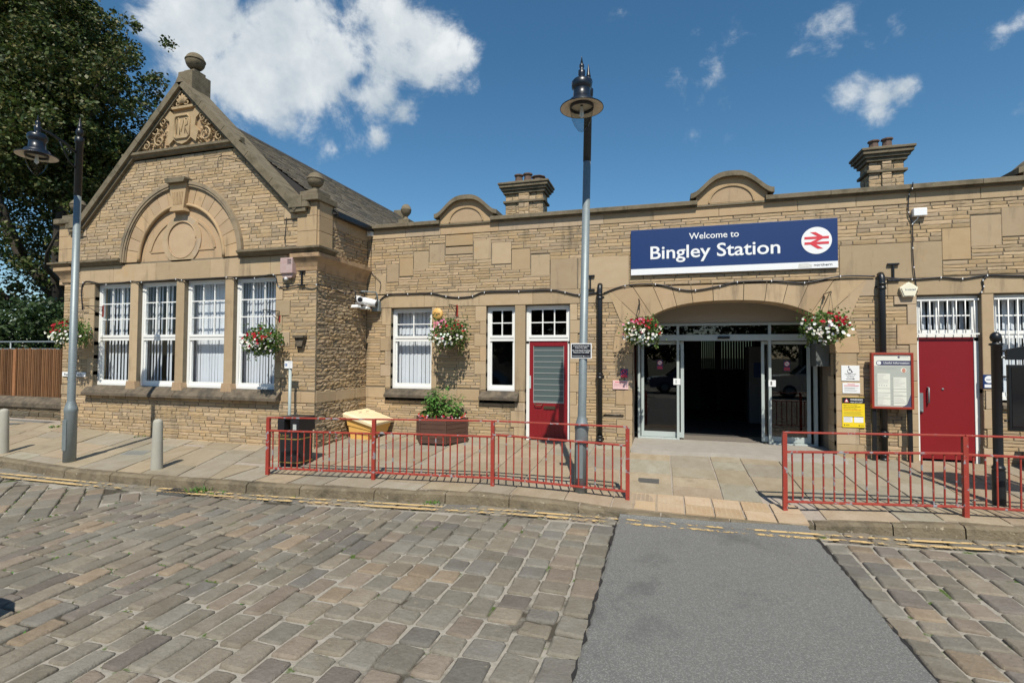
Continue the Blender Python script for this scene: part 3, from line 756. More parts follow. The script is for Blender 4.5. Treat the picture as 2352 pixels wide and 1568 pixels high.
# structure behind: roof, interior shell
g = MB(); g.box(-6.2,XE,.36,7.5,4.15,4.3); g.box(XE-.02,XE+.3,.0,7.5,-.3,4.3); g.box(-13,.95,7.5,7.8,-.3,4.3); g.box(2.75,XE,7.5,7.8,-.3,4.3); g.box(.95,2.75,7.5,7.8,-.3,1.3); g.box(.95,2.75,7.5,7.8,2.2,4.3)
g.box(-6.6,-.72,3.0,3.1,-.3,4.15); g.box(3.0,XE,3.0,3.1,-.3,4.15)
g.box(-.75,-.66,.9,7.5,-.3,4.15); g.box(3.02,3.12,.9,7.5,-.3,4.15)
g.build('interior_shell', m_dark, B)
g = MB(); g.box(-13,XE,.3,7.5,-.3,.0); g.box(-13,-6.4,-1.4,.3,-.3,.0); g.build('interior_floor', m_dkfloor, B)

# ---------------- gable wing, wall plane Y=YW
T = T_Y(YW); ex = []; dr = MB(); rub = MB(); mor = MB(); rr = random.Random(55); BK = mor
CX = -9.70
WW = [(-12.14,-11.09),(-10.86,-9.80),(-9.58,-8.52),(-8.30,-7.26)]
SW, HW = .99, 3.22
ex.append(rect(WW[0][0],WW[-1][1],SW-.06,HW+.02))
for (a,b),(c,d) in zip(WW,WW[1:]):
    ash(dr,T,b,c,.93,HW+.02,rr,d=.012,deep=.22,bev=.03)
jamb(dr,T,WW[0][0],-1,.93,HW,rr,(.16,.32),h=(.28,.36),ex=ex); jamb(dr,T,WW[-1][1],1,.93,HW,rr,(.15,.33),h=(.28,.34),ex=ex)
DR2 = lambda a,b,c,d,L=(.9,1.5),**k: (ashrow(dr,T,a,b,c,d,rr,L=L,**k), ex.append(rect(a,b,c,d)))
DR2(-12.6,-7.0,3.24,3.62)
DR2(-13.10,-12.32,.76,.97,(.4,.7)); DR2(-7.10,-6.33,.76,.97,(.4,.7))
ex.append(rect(-12.32,-7.10,.75,.95))
# big arch: voussoirs, tympanum
AZ2 = 3.66
def rad_(r_,th): return (CX+r_*math.cos(th), AZ2+r_*math.sin(th))
nv = 17
for i in range(nv):
    a0 = math.pi*i/nv+.004; a1 = math.pi*(i+1)/nv-.004
    if i == nv//2: continue
    P = [rad_(1.18,a0+(a1-a0)*k/4) for k in range(5)]+[rad_(1.50,a1-(a1-a0)*k/4) for k in range(5)]
    c = rr.choice([(.48,.345,.21),(.50,.355,.21),(.46,.34,.22),(.44,.32,.20)]); f_ = rr.uniform(.92,1.08)
    dr.prism(P, .014, -.2, T, tuple(v*f_ for v in c))
ex.append(lambda w0,w1: [(CX-math.sqrt(max(0,1.6**2-((w0+w1)/2-AZ2)**2)), CX+math.sqrt(max(0,1.6**2-((w0+w1)/2-AZ2)**2)))] if AZ2 < (w0+w1)/2 < AZ2+1.6 else [])
tym = [rad_(1.20,math.pi*k/40) for k in range(41)]
dr.prism(tym, -.035, -.2, T, (.48,.345,.215))
# flanking curved panels and centre circle
for sg in (1,-1):
    A0,A1 = (math.radians(14),math.radians(62)) if sg > 0 else (math.radians(118),math.radians(166))
    arc = [rad_(.93,A0+(A1-A0)*k/12) for k in range(13)]; arc2 = [rad_(.87,A0+(A1-A0)*k/12) for k in range(13)]
    for k in range(12):
        q = [arc2[k],arc[k],arc[k+1],arc2[k+1]]
        dr.prism(q, -.015, -.06, T, (.46,.33,.20))
    ends = (arc2[0][0],3.86)
    xa,xb = sorted((CX+sg*.44,CX+sg*.86))
    dr.prism([(xa,3.84),(xb,3.84),(xb,3.87),(xa,3.87)], -.02, -.06, T, (.46,.33,.20))
for a0 in range(0,360,45):
    P = [(CX+.39*math.cos(R(a0+k*9)),4.08+.39*math.sin(R(a0+k*9))) for k in range(6)]+[(CX+.52*math.cos(R(a0+45-k*9)),4.08+.52*math.sin(R(a0+45-k*9))) for k in range(6)]
    dr.prism(P, -.012, -.06, T, rr.choice(AC))
dr.prism([(CX+.37*math.cos(R(k*9)),4.08+.37*math.sin(R(k*9))) for k in range(40)], -.030, -.06, T, (.50,.37,.24))
dr.tube([(CX+.385*math.cos(R(k*9)), YW+.016, 4.08+.385*math.sin(R(k*9))) for k in range(41)], .014, 6, (.44,.32,.20))
# gable outline
AP = 7.30; RK = (7.28-4.60)/2.84
def gl(w): return -13.27 if w < 4.62 else CX-(AP-w)/RK+.02
def gr(w): return -6.33 if w < 4.62 else CX+(AP-w)/RK-.02
ex.append(rect(-11.6,-7.8,5.90,9))
# pilasters (quoined corner piers of the upper storey)
for a,b in ((-13.27,-12.80),(-6.77,-6.33)):
    w = 3.76
    while w < 4.60:
        ash(dr,T,a,b,w,min(w+.29,4.62),rr,d=.035,deep=.45,cols=[(.45,.33,.20),(.47,.345,.21)]); w += .29
    ex.append(rect(a,b,3.7,4.7))
for a,b in ((-12.80,-12.45),(-7.10,-6.77)): ash(dr,T,a,b,4.32,4.60,rr); ex.append(rect(a,b,4.32,4.60))
# lower wall corner a little inset below the corbel on the left
ex.append(lambda w0,w1: [(-13.3,-13.10)] if w1 < 3.3 else [])
for wa_,wb_ in ((-.34,3.24),(3.24,5.95)): courses(rub,mor,T,gl,gr,wa_,wb_,ex,rr)
ctab = rub
# pediment panel backing + frame
dr.prism([(-11.05,6.05),(-8.35,6.05),(CX,7.32)], -.02, -.3, T, (.42,.30,.18))
dr.build('dressed_stone', m_ash, B); rub.build('gable_rubble', m_rub, B); mor.build('gable_mortar_core', m_mor, B)
# side wall of the wing facing +X
T2 = T_X(XS); ex = []; dr = MB(); rub = MB(); mor = MB(); rr = random.Random(77); BK = None
ashrow(dr,T2,YW+.02,0,.76,.97,rr,L=(.4,.7)); ex.append(rect(YW,0,.76,.97))
w = 3.76
while w < 4.60: ash(dr,T2,YW+.0,YW+.42,w,min(w+.29,4.62),rr,d=.035,deep=.2,cols=[(.45,.33,.20)]); w += .29
ex.append(rect(YW,YW+.42,3.7,4.7))
ashrow(dr,T2,YW+.44,0,4.22,4.5,rr,L=(.5,.8)); ex.append(rect(YW,0,4.22,4.7))
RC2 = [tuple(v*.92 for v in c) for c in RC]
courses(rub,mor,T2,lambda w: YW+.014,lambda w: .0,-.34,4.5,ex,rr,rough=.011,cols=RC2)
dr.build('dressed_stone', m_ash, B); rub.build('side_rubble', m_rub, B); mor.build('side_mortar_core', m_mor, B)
# left side wall + main side above
for q_ in ((-13.1,-12.85,YW+.3,4.6),(-6.62,-6.36,.012,4.5)): g = MB(); g.box(q_[0],q_[1],q_[2],7.5,-.3,q_[3]); g.build('side_wall', m_mor, B)
# string course with hollow corbel under it
def moulding(mb, path, prof, col=(1,1,1)):
    """path: list of ((x,y),(nx,ny)) corners with outward mitre vectors, prof: (out,z)"""
    n = len(prof); vs = []
    for (x,y),(nx,ny) in path:
        for o,z in prof: vs.append((x+nx*o,y+ny*o,z))
    fs = [(k*n+i,k*n+(i+1)%n,(k+1)*n+(i+1)%n,(k+1)*n+i) for k in range(len(path)-1) for i in range(n)]
    mb.add(vs, fs, col); mb.add(vs[:n],[tuple(range(n))],col); mb.add(vs[-n:],[tuple(range(n))[::-1]],col)
SP = [(0,3.62),(.05,3.63),(.09,3.68),(.135,3.70),(.135,3.735),(.03,3.765),(0,3.765)]
g = MB()
moulding(g, [((-13.25,YW),(0,-1)),((CX-1.60,YW),(0,-1))], SP); g.build('string_course', m_cop, B); g = MB(); moulding(g, [((CX+1.60,YW),(0,-1)),((XS,YW),(1,-1)),((XS,YW+.44),(1,0))], [(o+.03,z) for o,z in SP])
g.build('string_course', m_cop, B); g = MB(); moulding(g, [((-13.27,YW+.4),(-1,0)),((-13.27,YW),(-1,-1)),((-12.8,YW),(0,-1))], [(o+.03,z) for o,z in SP])
g.build('string_course', m_cop, B)
g = MB(); CPf = [(0,3.28),(.012,3.30),(.02,3.36),(.05,3.44),(.10,3.52),(.12,3.54),(.12,3.615),(0,3.615)]
moulding(g, [((-6.86,YW),(0,-1)),((XS,YW),(1,-1)),((XS,-.01),(1,0))], CPf, (.42,.29,.17))
m_corn = M('cornice_stone',rough=.85,attr=True,var=[(5,.6,(.7,.6,.5))],stain=[(3,.5,.75,(.10,.075,.055))],bump=(50,.4,.005))
g.build('corbel_cornice', m_corn, B); g = MB()
moulding(g, [((-13.12,YW+.3),(-1,0)),((-13.12,YW),(-1,-1)),((-12.7,YW),(0,-1))], [(o+.02,z) for o,z in CPf], (.44,.31,.18)); g.build('corbel_cornice', m_corn, B)
# hood mould of the big arch
g = MB(); n = 48
for (r0,r1,d0,d1) in ((1.53,1.62,.0,.06),(1.575,1.645,.06,.075),(1.505,1.54,.0,.035)):
    for k in range(n):
        a0,a1 = math.pi*k/n, math.pi*(k+1)/n
        g.prism([rad_(r0,a0),rad_(r1,a0),rad_(r1,a1),rad_(r0,a1)], d1, -.02, T, (1,1,1))
g.build('hood_mould', M('hood_mould_stone',(.30,.235,.155),.85,var=[(5,.6,(.7,.66,.58))],stain=[(3,.5,.7,(.13,.11,.08))],bump=(50,.4,.005)), B)
g = MB(); g.tube([(CX+1.15*math.cos(math.pi*k/40), YW-.012, AZ2+1.15*math.sin(math.pi*k/40)) for k in range(41)], .034, 8, (.44,.32,.19))
g.tube([(CX+1.06*math.cos(math.pi*k/40), YW+.045, AZ2+1.06*math.sin(math.pi*k/40)) for k in range(41)], .014, 6, (.44,.32,.19))
g.build('arch_roll_moulding', m_ash, B)
# keystone
g = MB(); kc = (.46,.335,.20)
g.prism([(CX-.155,4.70),(CX+.155,4.70),(CX+.215,5.12),(CX-.215,5.12)], .10, -.1, T, kc)
g.prism([(CX-.215,5.12),(CX+.215,5.12),(CX+.225,5.24),(CX-.225,5.24)], .10, -.1, T, kc)
for k in range(7):
    x0 = -.12+.24*k/6.0
    g.prism([(CX+x0*.86-.007,4.80),(CX+x0*.86+.007,4.80),(CX+x0*1.15+.008,5.06),(CX+x0*1.15-.008,5.06)], .112, .09, T, kc)
g.prism([(CX-.19,4.66),(CX+.19,4.66),(CX+.17,4.72),(CX-.17,4.72)], .12, -.05, T, kc)
g.build('keystone', m_ash, B)
g = MB()
g.prism([(CX-.24,5.24),(CX+.24,5.24),(CX+.27,5.30),(CX+.27,5.335),(CX-.27,5.335),(CX-.27,5.30)], .19, -.02, T); g.build('keystone_cap', m_cop, B)
# sills
def sill(x0,x1,y0,z0,z1,proj=.12,inset=.10):
    g = MB(); vs = []
    P = [(inset,z0+.10),(-proj,z0+.055),(-proj,z0),(0,z0-.012),(inset,z0-.012)]
    P = [(inset+.06,z1),( .02,z1),(-proj,z0+.06),(-proj,z0+.0),(-proj+.03,z0-.005),(.1,z0-.005),(inset+.06,z0-.005)]
    for x in (x0,x1):
        for y,z in P: vs.append((x,y0+y,z))
    n = len(P)
    g.add(vs, [(i,(i+1)%n,(i+1)%n+n,i+n) for i in range(n)]+[tuple(range(n))[::-1],tuple(range(n,2*n))])
    return g
sill(-5.82,-4.64,0,.775,.955).build('window_sill', m_sil, B, bevel=.006)
sill(-3.63,-2.80,0,.775,.955).build('window_sill', m_sil, B, bevel=.006)
sill(5.14,6.22,0,.88,.975,.06).build('window_sill', m_sil, B, bevel=.006)
for (a,b) in ((-12.30,-10.98),(-10.97,-9.70),(-9.69,-8.42),(-8.41,-7.12)):
    sill(a,b,YW,.775,.985,.13).build('window_sill', m_sil, B, bevel=.006)
for (a,b),(c,d) in zip(WW,WW[1:]):       # stooling blocks under the mullions
    g = MB(); g.prism([(b-.05,.80),(c+.05,.80),(c-.0,1.10),(b+.0,1.10)], .035, -.1, T_Y(YW), (.42,.30,.19)); g.build('mullion_foot', m_ash, B, bevel=.01)
# rake copings, pediment, finials
def rake(mb, x0,z0,x1,z1,y0,y1,th,drop):
    d = Vector((x1-x0,0,z1-z0)).normalized(); n_ = Vector((-d.z,0,d.x)); n_ = n_ if n_.z > 0 else -n_
    A = Vector((x0,0,z0)); Bv = Vector((x1,0,z1))
    for y_a,y_b,t0,t1 in ((y0,y1,-th,0),(y0+.06,y1,-th-drop,-th)):
        vs = []
        for P in (A,Bv):
            for yy,t in ((y_a,t0),(y_b,t0),(y_b,t1),(y_a,t1)): vs.append((P.x+n_.x*t,yy,P.z+n_.z*t))
        mb.add(vs,[(0,1,5,4),(1,2,6,5),(2,3,7,6),(3,0,4,7),(3,2,1,0),(4,5,6,7)])
g = MB(); YF = YW-.13
n_st = 5
for sg in (-1,1):
    for k in range(n_st):
        f0,f1 = k/n_st+.0012,(k+1)/n_st-.0012
        fx,fz = CX+sg*3.02, 4.53
        a = (CX+(fx-CX)*f0, 7.48+(fz-7.48)*f0); b_ = (CX+(fx-CX)*f1, 7.48+(fz-7.48)*f1)
        rake(g,a[0],a[1],b_[0],b_[1],YF,YW+.42,.13,.06)
g.prism([(CX-.12,7.28),(CX+.12,7.28),(CX+.03,7.475),(CX,7.49),(CX-.03,7.475)],.125,-.42,T_Y(YW)); g.prism([(CX-.10,7.37),(CX+.10,7.37),(CX+.025,7.505),(CX-.025,7.505)],.137,-.425,T_Y(YW))
moulding(g, [((-11.30,YW),(0,-1)),((-8.10,YW),(0,-1))], [(0,5.90),(.05,5.91),(.06,5.94),(.11,5.97),(.11,6.02),(.03,6.05),(0,6.05)])
for sg in (-1,1):  # kneelers
    xa = CX+sg*2.95; xb = CX+sg*3.12
    g.box(min(CX+sg*2.80,CX+sg*3.10),max(CX+sg*2.80,CX+sg*3.10),YF-.008,YW+.44,4.50,4.715)
    g.prism([(min(xa,xb)-.14,4.42),(max(xa,xb)+.05,4.42),(max(xa,xb)+.05,4.72),(min(xa,xb)-.04,4.74)] if sg > 0 else [(min(xa,xb)-.05,4.42),(max(xa,xb)+.14,4.42),(max(xa,xb)+.04,4.74),(min(xa,xb)-.05,4.72)], .115, -.3, T_Y(YW))
    g.prism([(min(xa,xb)-.12,4.50),(max(xa,xb)+.12,4.50),(max(xa,xb)+.10,4.60),(min(xa,xb)-.1,4.60)], .13, -.3, T_Y(YW))
g.build('gable_coping', m_cop, B)
def finial(cx,cy,z0,r,sq,pz,name='ball_finial'):
    g = MB()
    g.box(cx-sq,cx+sq,cy-sq,cy+sq,z0,z0+.10)
    g.lathe([(sq*1.35,z0+.10),(sq*.55,z0+pz),(sq*.5,z0+pz+.02)],(cx,cy,0),4,rot=math.pi/4,sm=False)
    zb = z0+pz
    pr = [(r*.42,zb),(r*.5,zb+.02),(r*.36,zb+.05),(r*.34,zb+.07)]
    for k in range(9):
        a = -1.2+k*(1.2+.05)/8; pr.append((r*math.cos(a),zb+.07+r*.9+r*math.sin(a)))
    zc = zb+.07+r*.9
    pr += [(r*1.06,zc+.012),(r*1.06,zc+.03)]
    for k in range(9):
        a = .15+k*(math.pi/2-.16)/8; pr.append((r*.99*math.cos(a),zc+.01+r*math.sin(a)*.93))
    g.lathe(pr,(cx,cy,0),24); return g.build(name, m_cop, B)
for cx in (-6.55,-13.04):
    g = MB(); g.box(cx-.30,cx+.30,YW-.12,YW+.50,4.62,4.74); g.build('pier_cap', m_cop, B, bevel=.012)
    finial(cx,YW+.20,4.74,.155,.20,.16)
g = MB(); g.box(CX-.19,CX+.19,YW+.0,YW+.47,7.18,7.68); g.build('finial_pedestal', m_cop, B, bevel=.008)
finial(CX,YW+.24,7.66,.19,.14,.10)
# carved pediment relief
g = MB(); TY = T_Y(YW); cc = (1,1,1)
def rel(poly,d0,d1=-.02): g.prism(poly,d0,d1,TY,cc)
rel([(-10.05,6.12),(-9.93,6.22),(-9.83,6.14),(-9.7,6.10),(-9.57,6.14),(-9.47,6.22),(-9.33,6.12),(-9.26,6.34),(-9.36,6.46),(-9.34,6.62),(-9.20,6.74),(-9.36,6.84),(-9.42,6.76),(-9.98,6.76),(-10.06,6.86),(-10.2,6.72),(-10.06,6.62),(-10.04,6.46),(-10.14,6.34)],.035)
def tubep(pts, r, d=.03): g.tube([(u,YW-d,w) for u,w in pts], r, 6)
def rr_rect(a,b,c,d,k): return [(a+k,c),(b-k,c),(b,c+k),(b,d-k),(b-k,d),(a+k,d),(a,d-k),(a,c+k),(a+k,c)]
tubep(rr_rect(-9.90,-9.50,6.22,6.70,.05), .022, .045)
for pts in ([(-9.84,6.32),(-9.84,6.62),(-9.80,6.66),(-9.78,6.60),(-9.72,6.36),(-9.66,6.60),(-9.64,6.64),(-9.62,6.32)],[(-9.62,6.64),(-9.56,6.62),(-9.56,6.50),(-9.64,6.47),(-9.55,6.30)],[(-9.76,6.30),(-9.76,6.62)]): tubep(pts,.010,.04)
def spiral(cx,cz,r0,turn,sg,ph=0,r=.022,d=.035,n=22):
    pts = []
    for k in range(n+1):
        a = ph+sg*turn*2*math.pi*k/n; q = r0*(1-.82*k/n); pts.append((cx+q*math.cos(a),cz+q*math.sin(a)))
    g.tube([(u,YW-d,w) for u,w in pts], [r*(1-.5*k/n) for k in range(n+1)], 6)
rc = random.Random(8)
for sg in (-1,1):
    spiral(CX+sg*.62,6.24,.15,1.4,-sg,math.pi/2); spiral(CX+sg*.98,6.16,.10,1.3,sg,math.pi/2,.018); spiral(CX+sg*.52,6.62,.09,1.3,sg,-math.pi/2,.018)
    spiral(CX+sg*.33,6.92,.07,1.2,-sg,0,.015); spiral(CX+sg*.72,6.46,.10,1.0,-sg,math.pi,.02)
    for k in range(70):   # acanthus lobes
        t = rc.random(); u = CX+sg*(.38+.82*t); w = 6.10+rc.random()*max(.04,(1-t)*.62)
        if abs(u-CX)*.95+(w-6.05) > 1.13: continue
        a = rc.random()*3.14; l = rc.uniform(.03,.075); wd = l*.36
        P = [(u+math.cos(a)*l,w+math.sin(a)*l),(u-math.sin(a)*wd,w+math.cos(a)*wd),(u-math.cos(a)*l,w-math.sin(a)*l),(u+math.sin(a)*wd,w-math.cos(a)*wd)]
        vs = [(x_,YW+.01,z_) for x_,z_ in P]+[(u,YW-rc.uniform(.03,.06),w)]
        g.add(vs,[(0,1,4),(1,2,4),(2,3,4),(3,0,4)],cc)
# crest above shield: banded helmet form with plumes
rel([(-9.98,6.86),(-9.42,6.86),(-9.40,6.91),(-10.0,6.91)],.05)
for k in range(9):
    a = R(30+15*k); l = .15 if k%2 else .19
    g.tube([(CX+.05*math.cos(a)*1.2,YW-.04,6.93+.03*math.sin(a)),(CX+l*.8*math.cos(a),YW-.045,6.95+l*math.sin(a)),(CX+l*math.cos(a)*1.0,YW-.03,6.98+l*1.15*math.sin(a))],[.03,.024,.008],6)
for sg in (-1,1): spiral(CX+sg*.12,6.97,.08,1.1,sg,math.pi/2,.02,.045)
g.build('carved_coat_of_arms', m_carv, B)
# wing roof of slates
g = MB(); rsl = random.Random(31)
rx, rz_, ez, ex0 = CX, 7.02, 4.50, -6.22
L = math.hypot(ex0-rx, rz_-ez); ncr = 26
for sg in (1,-1):
    for k in range(ncr):
        f0,f1 = k/ncr,(k+1)/ncr+.012; y = YW+.40
        while y < 7.4:
            w = rsl.uniform(.22,.34); x0 = rx+sg*(ex0-rx)*f0; x1 = rx+sg*(ex0-rx)*f1; z0 = rz_+(ez-rz_)*f0; z1 = rz_+(ez-rz_)*f1
            c = rsl.choice([(.23,.185,.13),(.195,.16,.115),(.255,.20,.135),(.175,.145,.105),(.285,.225,.155)]); f = rsl.uniform(.8,1.2); lift = .03+rsl.uniform(0,.012)
            vs = [(x0,y+.004,z0+.006),(x0,y+w-.004,z0+.006),(x1,y+w-.004,z1+lift),(x1,y+.004,z1+lift),(x1,y+w-.004,z1-.0),(x1,y+.004,z1-.0)]
            g.add(vs,[(0,1,2,3),(3,2,4,5)],tuple(v*f for v in c)); y += w
g.build('slate_roof', m_slate, B)
g = MB(); g.prism([(rx-3.5,ez-.03),(rx+3.5,ez-.03),(rx,rz_-.01)], -.4, -9.1, T_Y(YW)); g.build('roof_core', m_dark, B)
g = MB()
y = YW+.4
while y < 7.4: g.prism([(rx-.13,rz_-.06),(rx,rz_+.05),(rx+.13,rz_-.06)], -(y-YW), -(y-YW+.44), T_Y(YW)); y += .45
g.build('ridge_tiles', M('ridge_tile',(.05,.045,.04),.8,var=[(5,.4,(.7,.7,.7))]), B)
g = MB(); g.box(-6.27,-6.16,YW+.42,0.4,4.42,4.52); g.build('gutter', m_blk, B)
# far gable end finial
g = MB(); g.box(CX-.2,CX+.2,7.4,7.8,6.3,7.25); g.build('finial_pedestal', m_cop, B, bevel=.01)
g = MB(); g.box(-7.75,-7.40,3.9,4.25,5.2,5.83); g.prism([(-7.66,5.40),(-7.49,5.40),(-7.49,5.50),(-7.575,5.60),(-7.66,5.50)], .012,0,T_Y(3.9)); g.lathe([(.17,5.83),(.06,5.9),(.05,5.96),(.10,6.0),(.15,6.08),(.16,6.15),(.165,6.165),(.155,6.18),(.13,6.26),(.07,6.32),(0.01,6.335)],(-7.58,4.08,0),20); g.build('rear_finial', m_cop, B)

# chimneys
def chimney(x0,x1,y0,dp,zt,pots,seed):
    rr = random.Random(seed); rub = MB(); mor = MB()
    for TT,a,b in ((T_Y(y0),x0,x1),(T_X(x1),y0+.012,y0+dp),((lambda u,d,w: (x0-d,u,w)),y0+.012,y0+dp)):
        courses(rub,mor,TT,lambda w: a,lambda w: b,4.2,5.5,[],rr,(.085,.105),(.12,.26),.006,thick=.1)
        if TT is not None and a == x0 and b == x1:
            q = x0+(x1-x0)*.36; courses(rub,mor,TT,lambda w: q,lambda w: q+(x1-x0)*.28,4.2,5.28,[],rr,(.085,.105),(.1,.26),.005,base=.035,thick=.1)
            courses(rub,mor,TT,lambda w: q,lambda w: q+(x1-x0)*.28,5.34,5.5,[],rr,(.085,.105),(.1,.26),.005,base=.035,thick=.1)
    ch = rub.build('chimney', m_rub, B); mor.build('core', m_mor, ch)
    g = MB()
    for z0,z1,e in ((5.28,5.335,.05),(5.50,5.57,.05),(5.57,5.63,.09),(5.63,5.70,.13),(5.70,5.75,.155)): g.box(x0-e,x1+e,y0-e,y0+dp+e,z0,z1)
    g.build('cap', m_cop, ch, bevel=.01)
    g = MB(); n=10
    g.lathe([(.1,5.74),(.098,5.80),(.08,5.84)],(0,0,0),4)if 0 else None
    g.box(x0+.02,x1-.02,y0+.03,y0+dp-.03,5.75,5.83); g.build('flaunching', m_cop, ch, bevel=.03)
    for px,r_,h_ in pots:
        g = MB(); g.lathe([(r_*1.0,5.80),(r_*.86,5.82+h_*.7),(r_*.86,5.82+h_*.8),(r_*1.15,5.82+h_*.86),(r_*1.15,5.82+h_),(r_*.8,5.82+h_)],(px,y0+dp*.45,0),8,rot=R(22.5),sm=False)
        g.build('chimney_pot', M('chimney_pot_clay',(.13,.085,.065),.85,var=[(12,.5,(.6,.6,.6))]), ch)
chimney(-3.57,-2.66,1.5,.45,5.8,[(-3.30,.10,.19),(-3.08,.10,.20),(-2.82,.15,.10)],5)
chimney(3.88,4.47,1.5,.45,5.8,[(4.04,.09,.17),(4.27,.09,.19)],6)

# ---------------- windows
def blinds(mb, x0,x1,y,z0,z1, pitch, wid, ang, rr, skip=0):
    x = x0+.02
    while x < x1-.01:
        if rr.random() > skip:
            a = R(ang+rr.uniform(-6,6)); c,s_ = math.cos(a)*wid/2, math.sin(a)*wid/2; sw = rr.uniform(-.006,.006)
            vs = [(x-c+sw,y-s_,z0),(x+c+sw,y+s_,z0),(x+c,y+s_,z1),(x-c,y-s_,z1)]
            vs += [(a_,b_+.0015,c_) for a_,b_,c_ in vs]
            mb.add(vs,[(0,1,2,3),(7,6,5,4),(0,3,7,4),(1,5,6,2)])
        x += pitch
def window(x0,x1,z0,z1,zt,y0,cols,rows,label,bl=(.075,.085,30,0),rec=.11,mat=m_glass,lower=True):
    g = MB(); y = y0+rec; f = .055
    g.box(x0,x0+f,y-.01,y+.09,z0,z1); g.box(x1-f,x1,y-.01,y+.09,z0,z1); g.box(x0+f,x1-f,y-.01,y+.09,z1-.05,z1)
    if lower:
        g.box(x0+f,x1-f,y-.015,y+.09,z0,z0+.055)
        g.box(x0+f,x1-f,y+.005,y+.06,z0+.055,z0+.115)
    s = .035; u0,u1 = x0+f,x1-f
    # transom, sash stiles
    g.box(u0,u1,y-.004,y+.06,zt-.045,zt+.02); g.box(u0,u1,y-.018,y+.05,zt+.02,zt+.075)
    g.box(u0,u0+s,y+.0,y+.04,zt+.075,z1-.05); g.box(u1-s,u1,y+.0,y+.04,zt+.075,z1-.05); g.box(u0+s,u1-s,y+.0,y+.04,z1-.05-s,z1-.05)
    if lower: g.box(u0,u0+s*.8,y+.02,y+.06,z0+.115,zt-.045); g.box(u1-s*.8,u1,y+.02,y+.06,z0+.115,zt-.045)
    zb,zu = zt+.075, z1-.05-s
    for i in range(1,cols):
        x = u0+s+(u1-u0-2*s)*i/cols; g.box(x-.011,x+.011,y+.004,y+.034,zb,zu)
    for j in range(1,rows):
        z = zb+(zu-zb)*j/rows
        for i in range(cols):
            xa = u0+s+(u1-u0-2*s)*i/cols+(.011 if i else 0); xb = u0+s+(u1-u0-2*s)*(i+1)/cols-(.011 if i < cols-1 else 0)
            g.box(xa,xb,y+.006,y+.032,z-.011,z+.011)
    w = g.build('window', m_white, B); w['label'] = label
    g = MB(); g.box(u0+s,u1-s,y+.018,y+.022,zb,zu); g.build('pane', mat, w)
    if lower: g = MB(); g.box(u0+.02,u1-.02,y+.040,y+.044,z0+.10,zt-.04); g.build('pane', mat, w)
    if bl:
        g = MB(); rb = random.Random(int(abs(x0)*100))
        blinds(g,u0-.22,u1+.02,y+.20,z0+.10,z1,bl[0],bl[1],bl[2],rb,bl[3]); g.build('vertical_blind', m_blind, w)
    return w
BL = [(.10,.088,-14,.03),(.092,.085,-18,.02),(.078,.086,-9,.0),(.072,.080,-16,.0)]
for k,(a,b) in enumerate(WW):
    window(a,b,SW,HW,2.02,YW,3,3,'tall white sash window of the gable wing with vertical blinds',BL[k],.115)
window(W5[0],W5[1],SILL,HEAD-.01,2.03,0,2,2,'white sash window with closed pale blinds',(.098,.100,-9,0))
window(W6[0],W6[1],SILL,HEAD-.01,2.03,0,2,2,'narrow white sash window without blinds',None)
w7 = window(W7[0],W7[1],SILL+.06,HEAD-.01,2.05,0,3,2,'white window behind upright security bars',(.09,.09,20,0))
# doors
def door_common(x0,x1,z0,ztop,y): 
    g = MB(); f=.06
    g.box(x0,x0+f,y-.01,y+.09,z0,ztop); g.box(x1-f,x1,y-.01,y+.09,z0,ztop); return g
wt = window(DL[0],DL[1],1.93,HEAD-.01,2.03,0,3,2,'white transom light of six panes above the half glazed door',None,lower=False)
g = door_common(DL[0],DL[1],-.02,1.98,.11)
dfr = g.build('door_frame', m_white, B)
g = MB(); x0,x1 = DL[0]+.06,DL[1]-.06; y=.125
g.box(x0,x1,y,y+.045,0.0,.74); g.box(x0,x0+.085,y,y+.045,.74,1.97); g.box(x1-.085,x1,y,y+.045,.74,1.97); g.box(x0+.085,x1-.085,y,y+.045,1.88,1.97)
for k in range(9):
    xx = x0+.04+(x1-x0-.08)*k/8
    if 0 < k < 8: g.box(xx-.035,xx+.035,y-.006,y,.06,.60)
dl = g.build('door', m_red, B, bevel=.003); dl['label'] = 'red half glazed door with letter slot'
g = MB(); g.box(x0+.085,x1-.085,y+.015,y+.02,.74,1.88,m=0); g.build('glazing', M('frosted_wired_glass',(.085,.115,.115),.35,spec=.4,var=[(3,.2,(.8,.85,.85))]), dl)
g = MB()
for k in range(10): zz = .76+.115*k; g.box(x0+.085,x1-.085,y+.008,y+.0145,zz-.007,zz+.007)
g.box(x0+.08,x1-.08,y-.004,y+.006,.735,.75); g.box(x0+.08,x0+.09,y-.004,y+.006,.75,1.885); g.box(x1-.09,x1-.08,y-.004,y+.006,.75,1.885)
g.build('glazing_bar', M('pale_metal_strip',(.30,.31,.30),.5), dl)
g = MB(); g.box(-2.31,-2.07,y-.022,y-.007,.615,.675); g.box(-2.29,-2.09,y-.026,y-.022,.63,.66); g.build('letter_plate', M('tarnished_brass',(.10,.075,.045),.5,metal=.6), dl)
g = MB(); g.tube([(-2.49,y-.0,.72),(-2.49,y-.045,.70),(-2.46,y-.05,.69),(-2.36,y-.05,.69),(-2.34,y-.045,.70),(-2.34,y,.72)],.009,8); g.build('pull_handle', M('tarnished_brass_handle',(.16,.10,.06),.4,metal=.6), dl)
g = MB(); g.box(x0-.03,x0+.03,y-.006,y-.001,1.02,1.28); g.build('finger_plate', m_alu, dl)
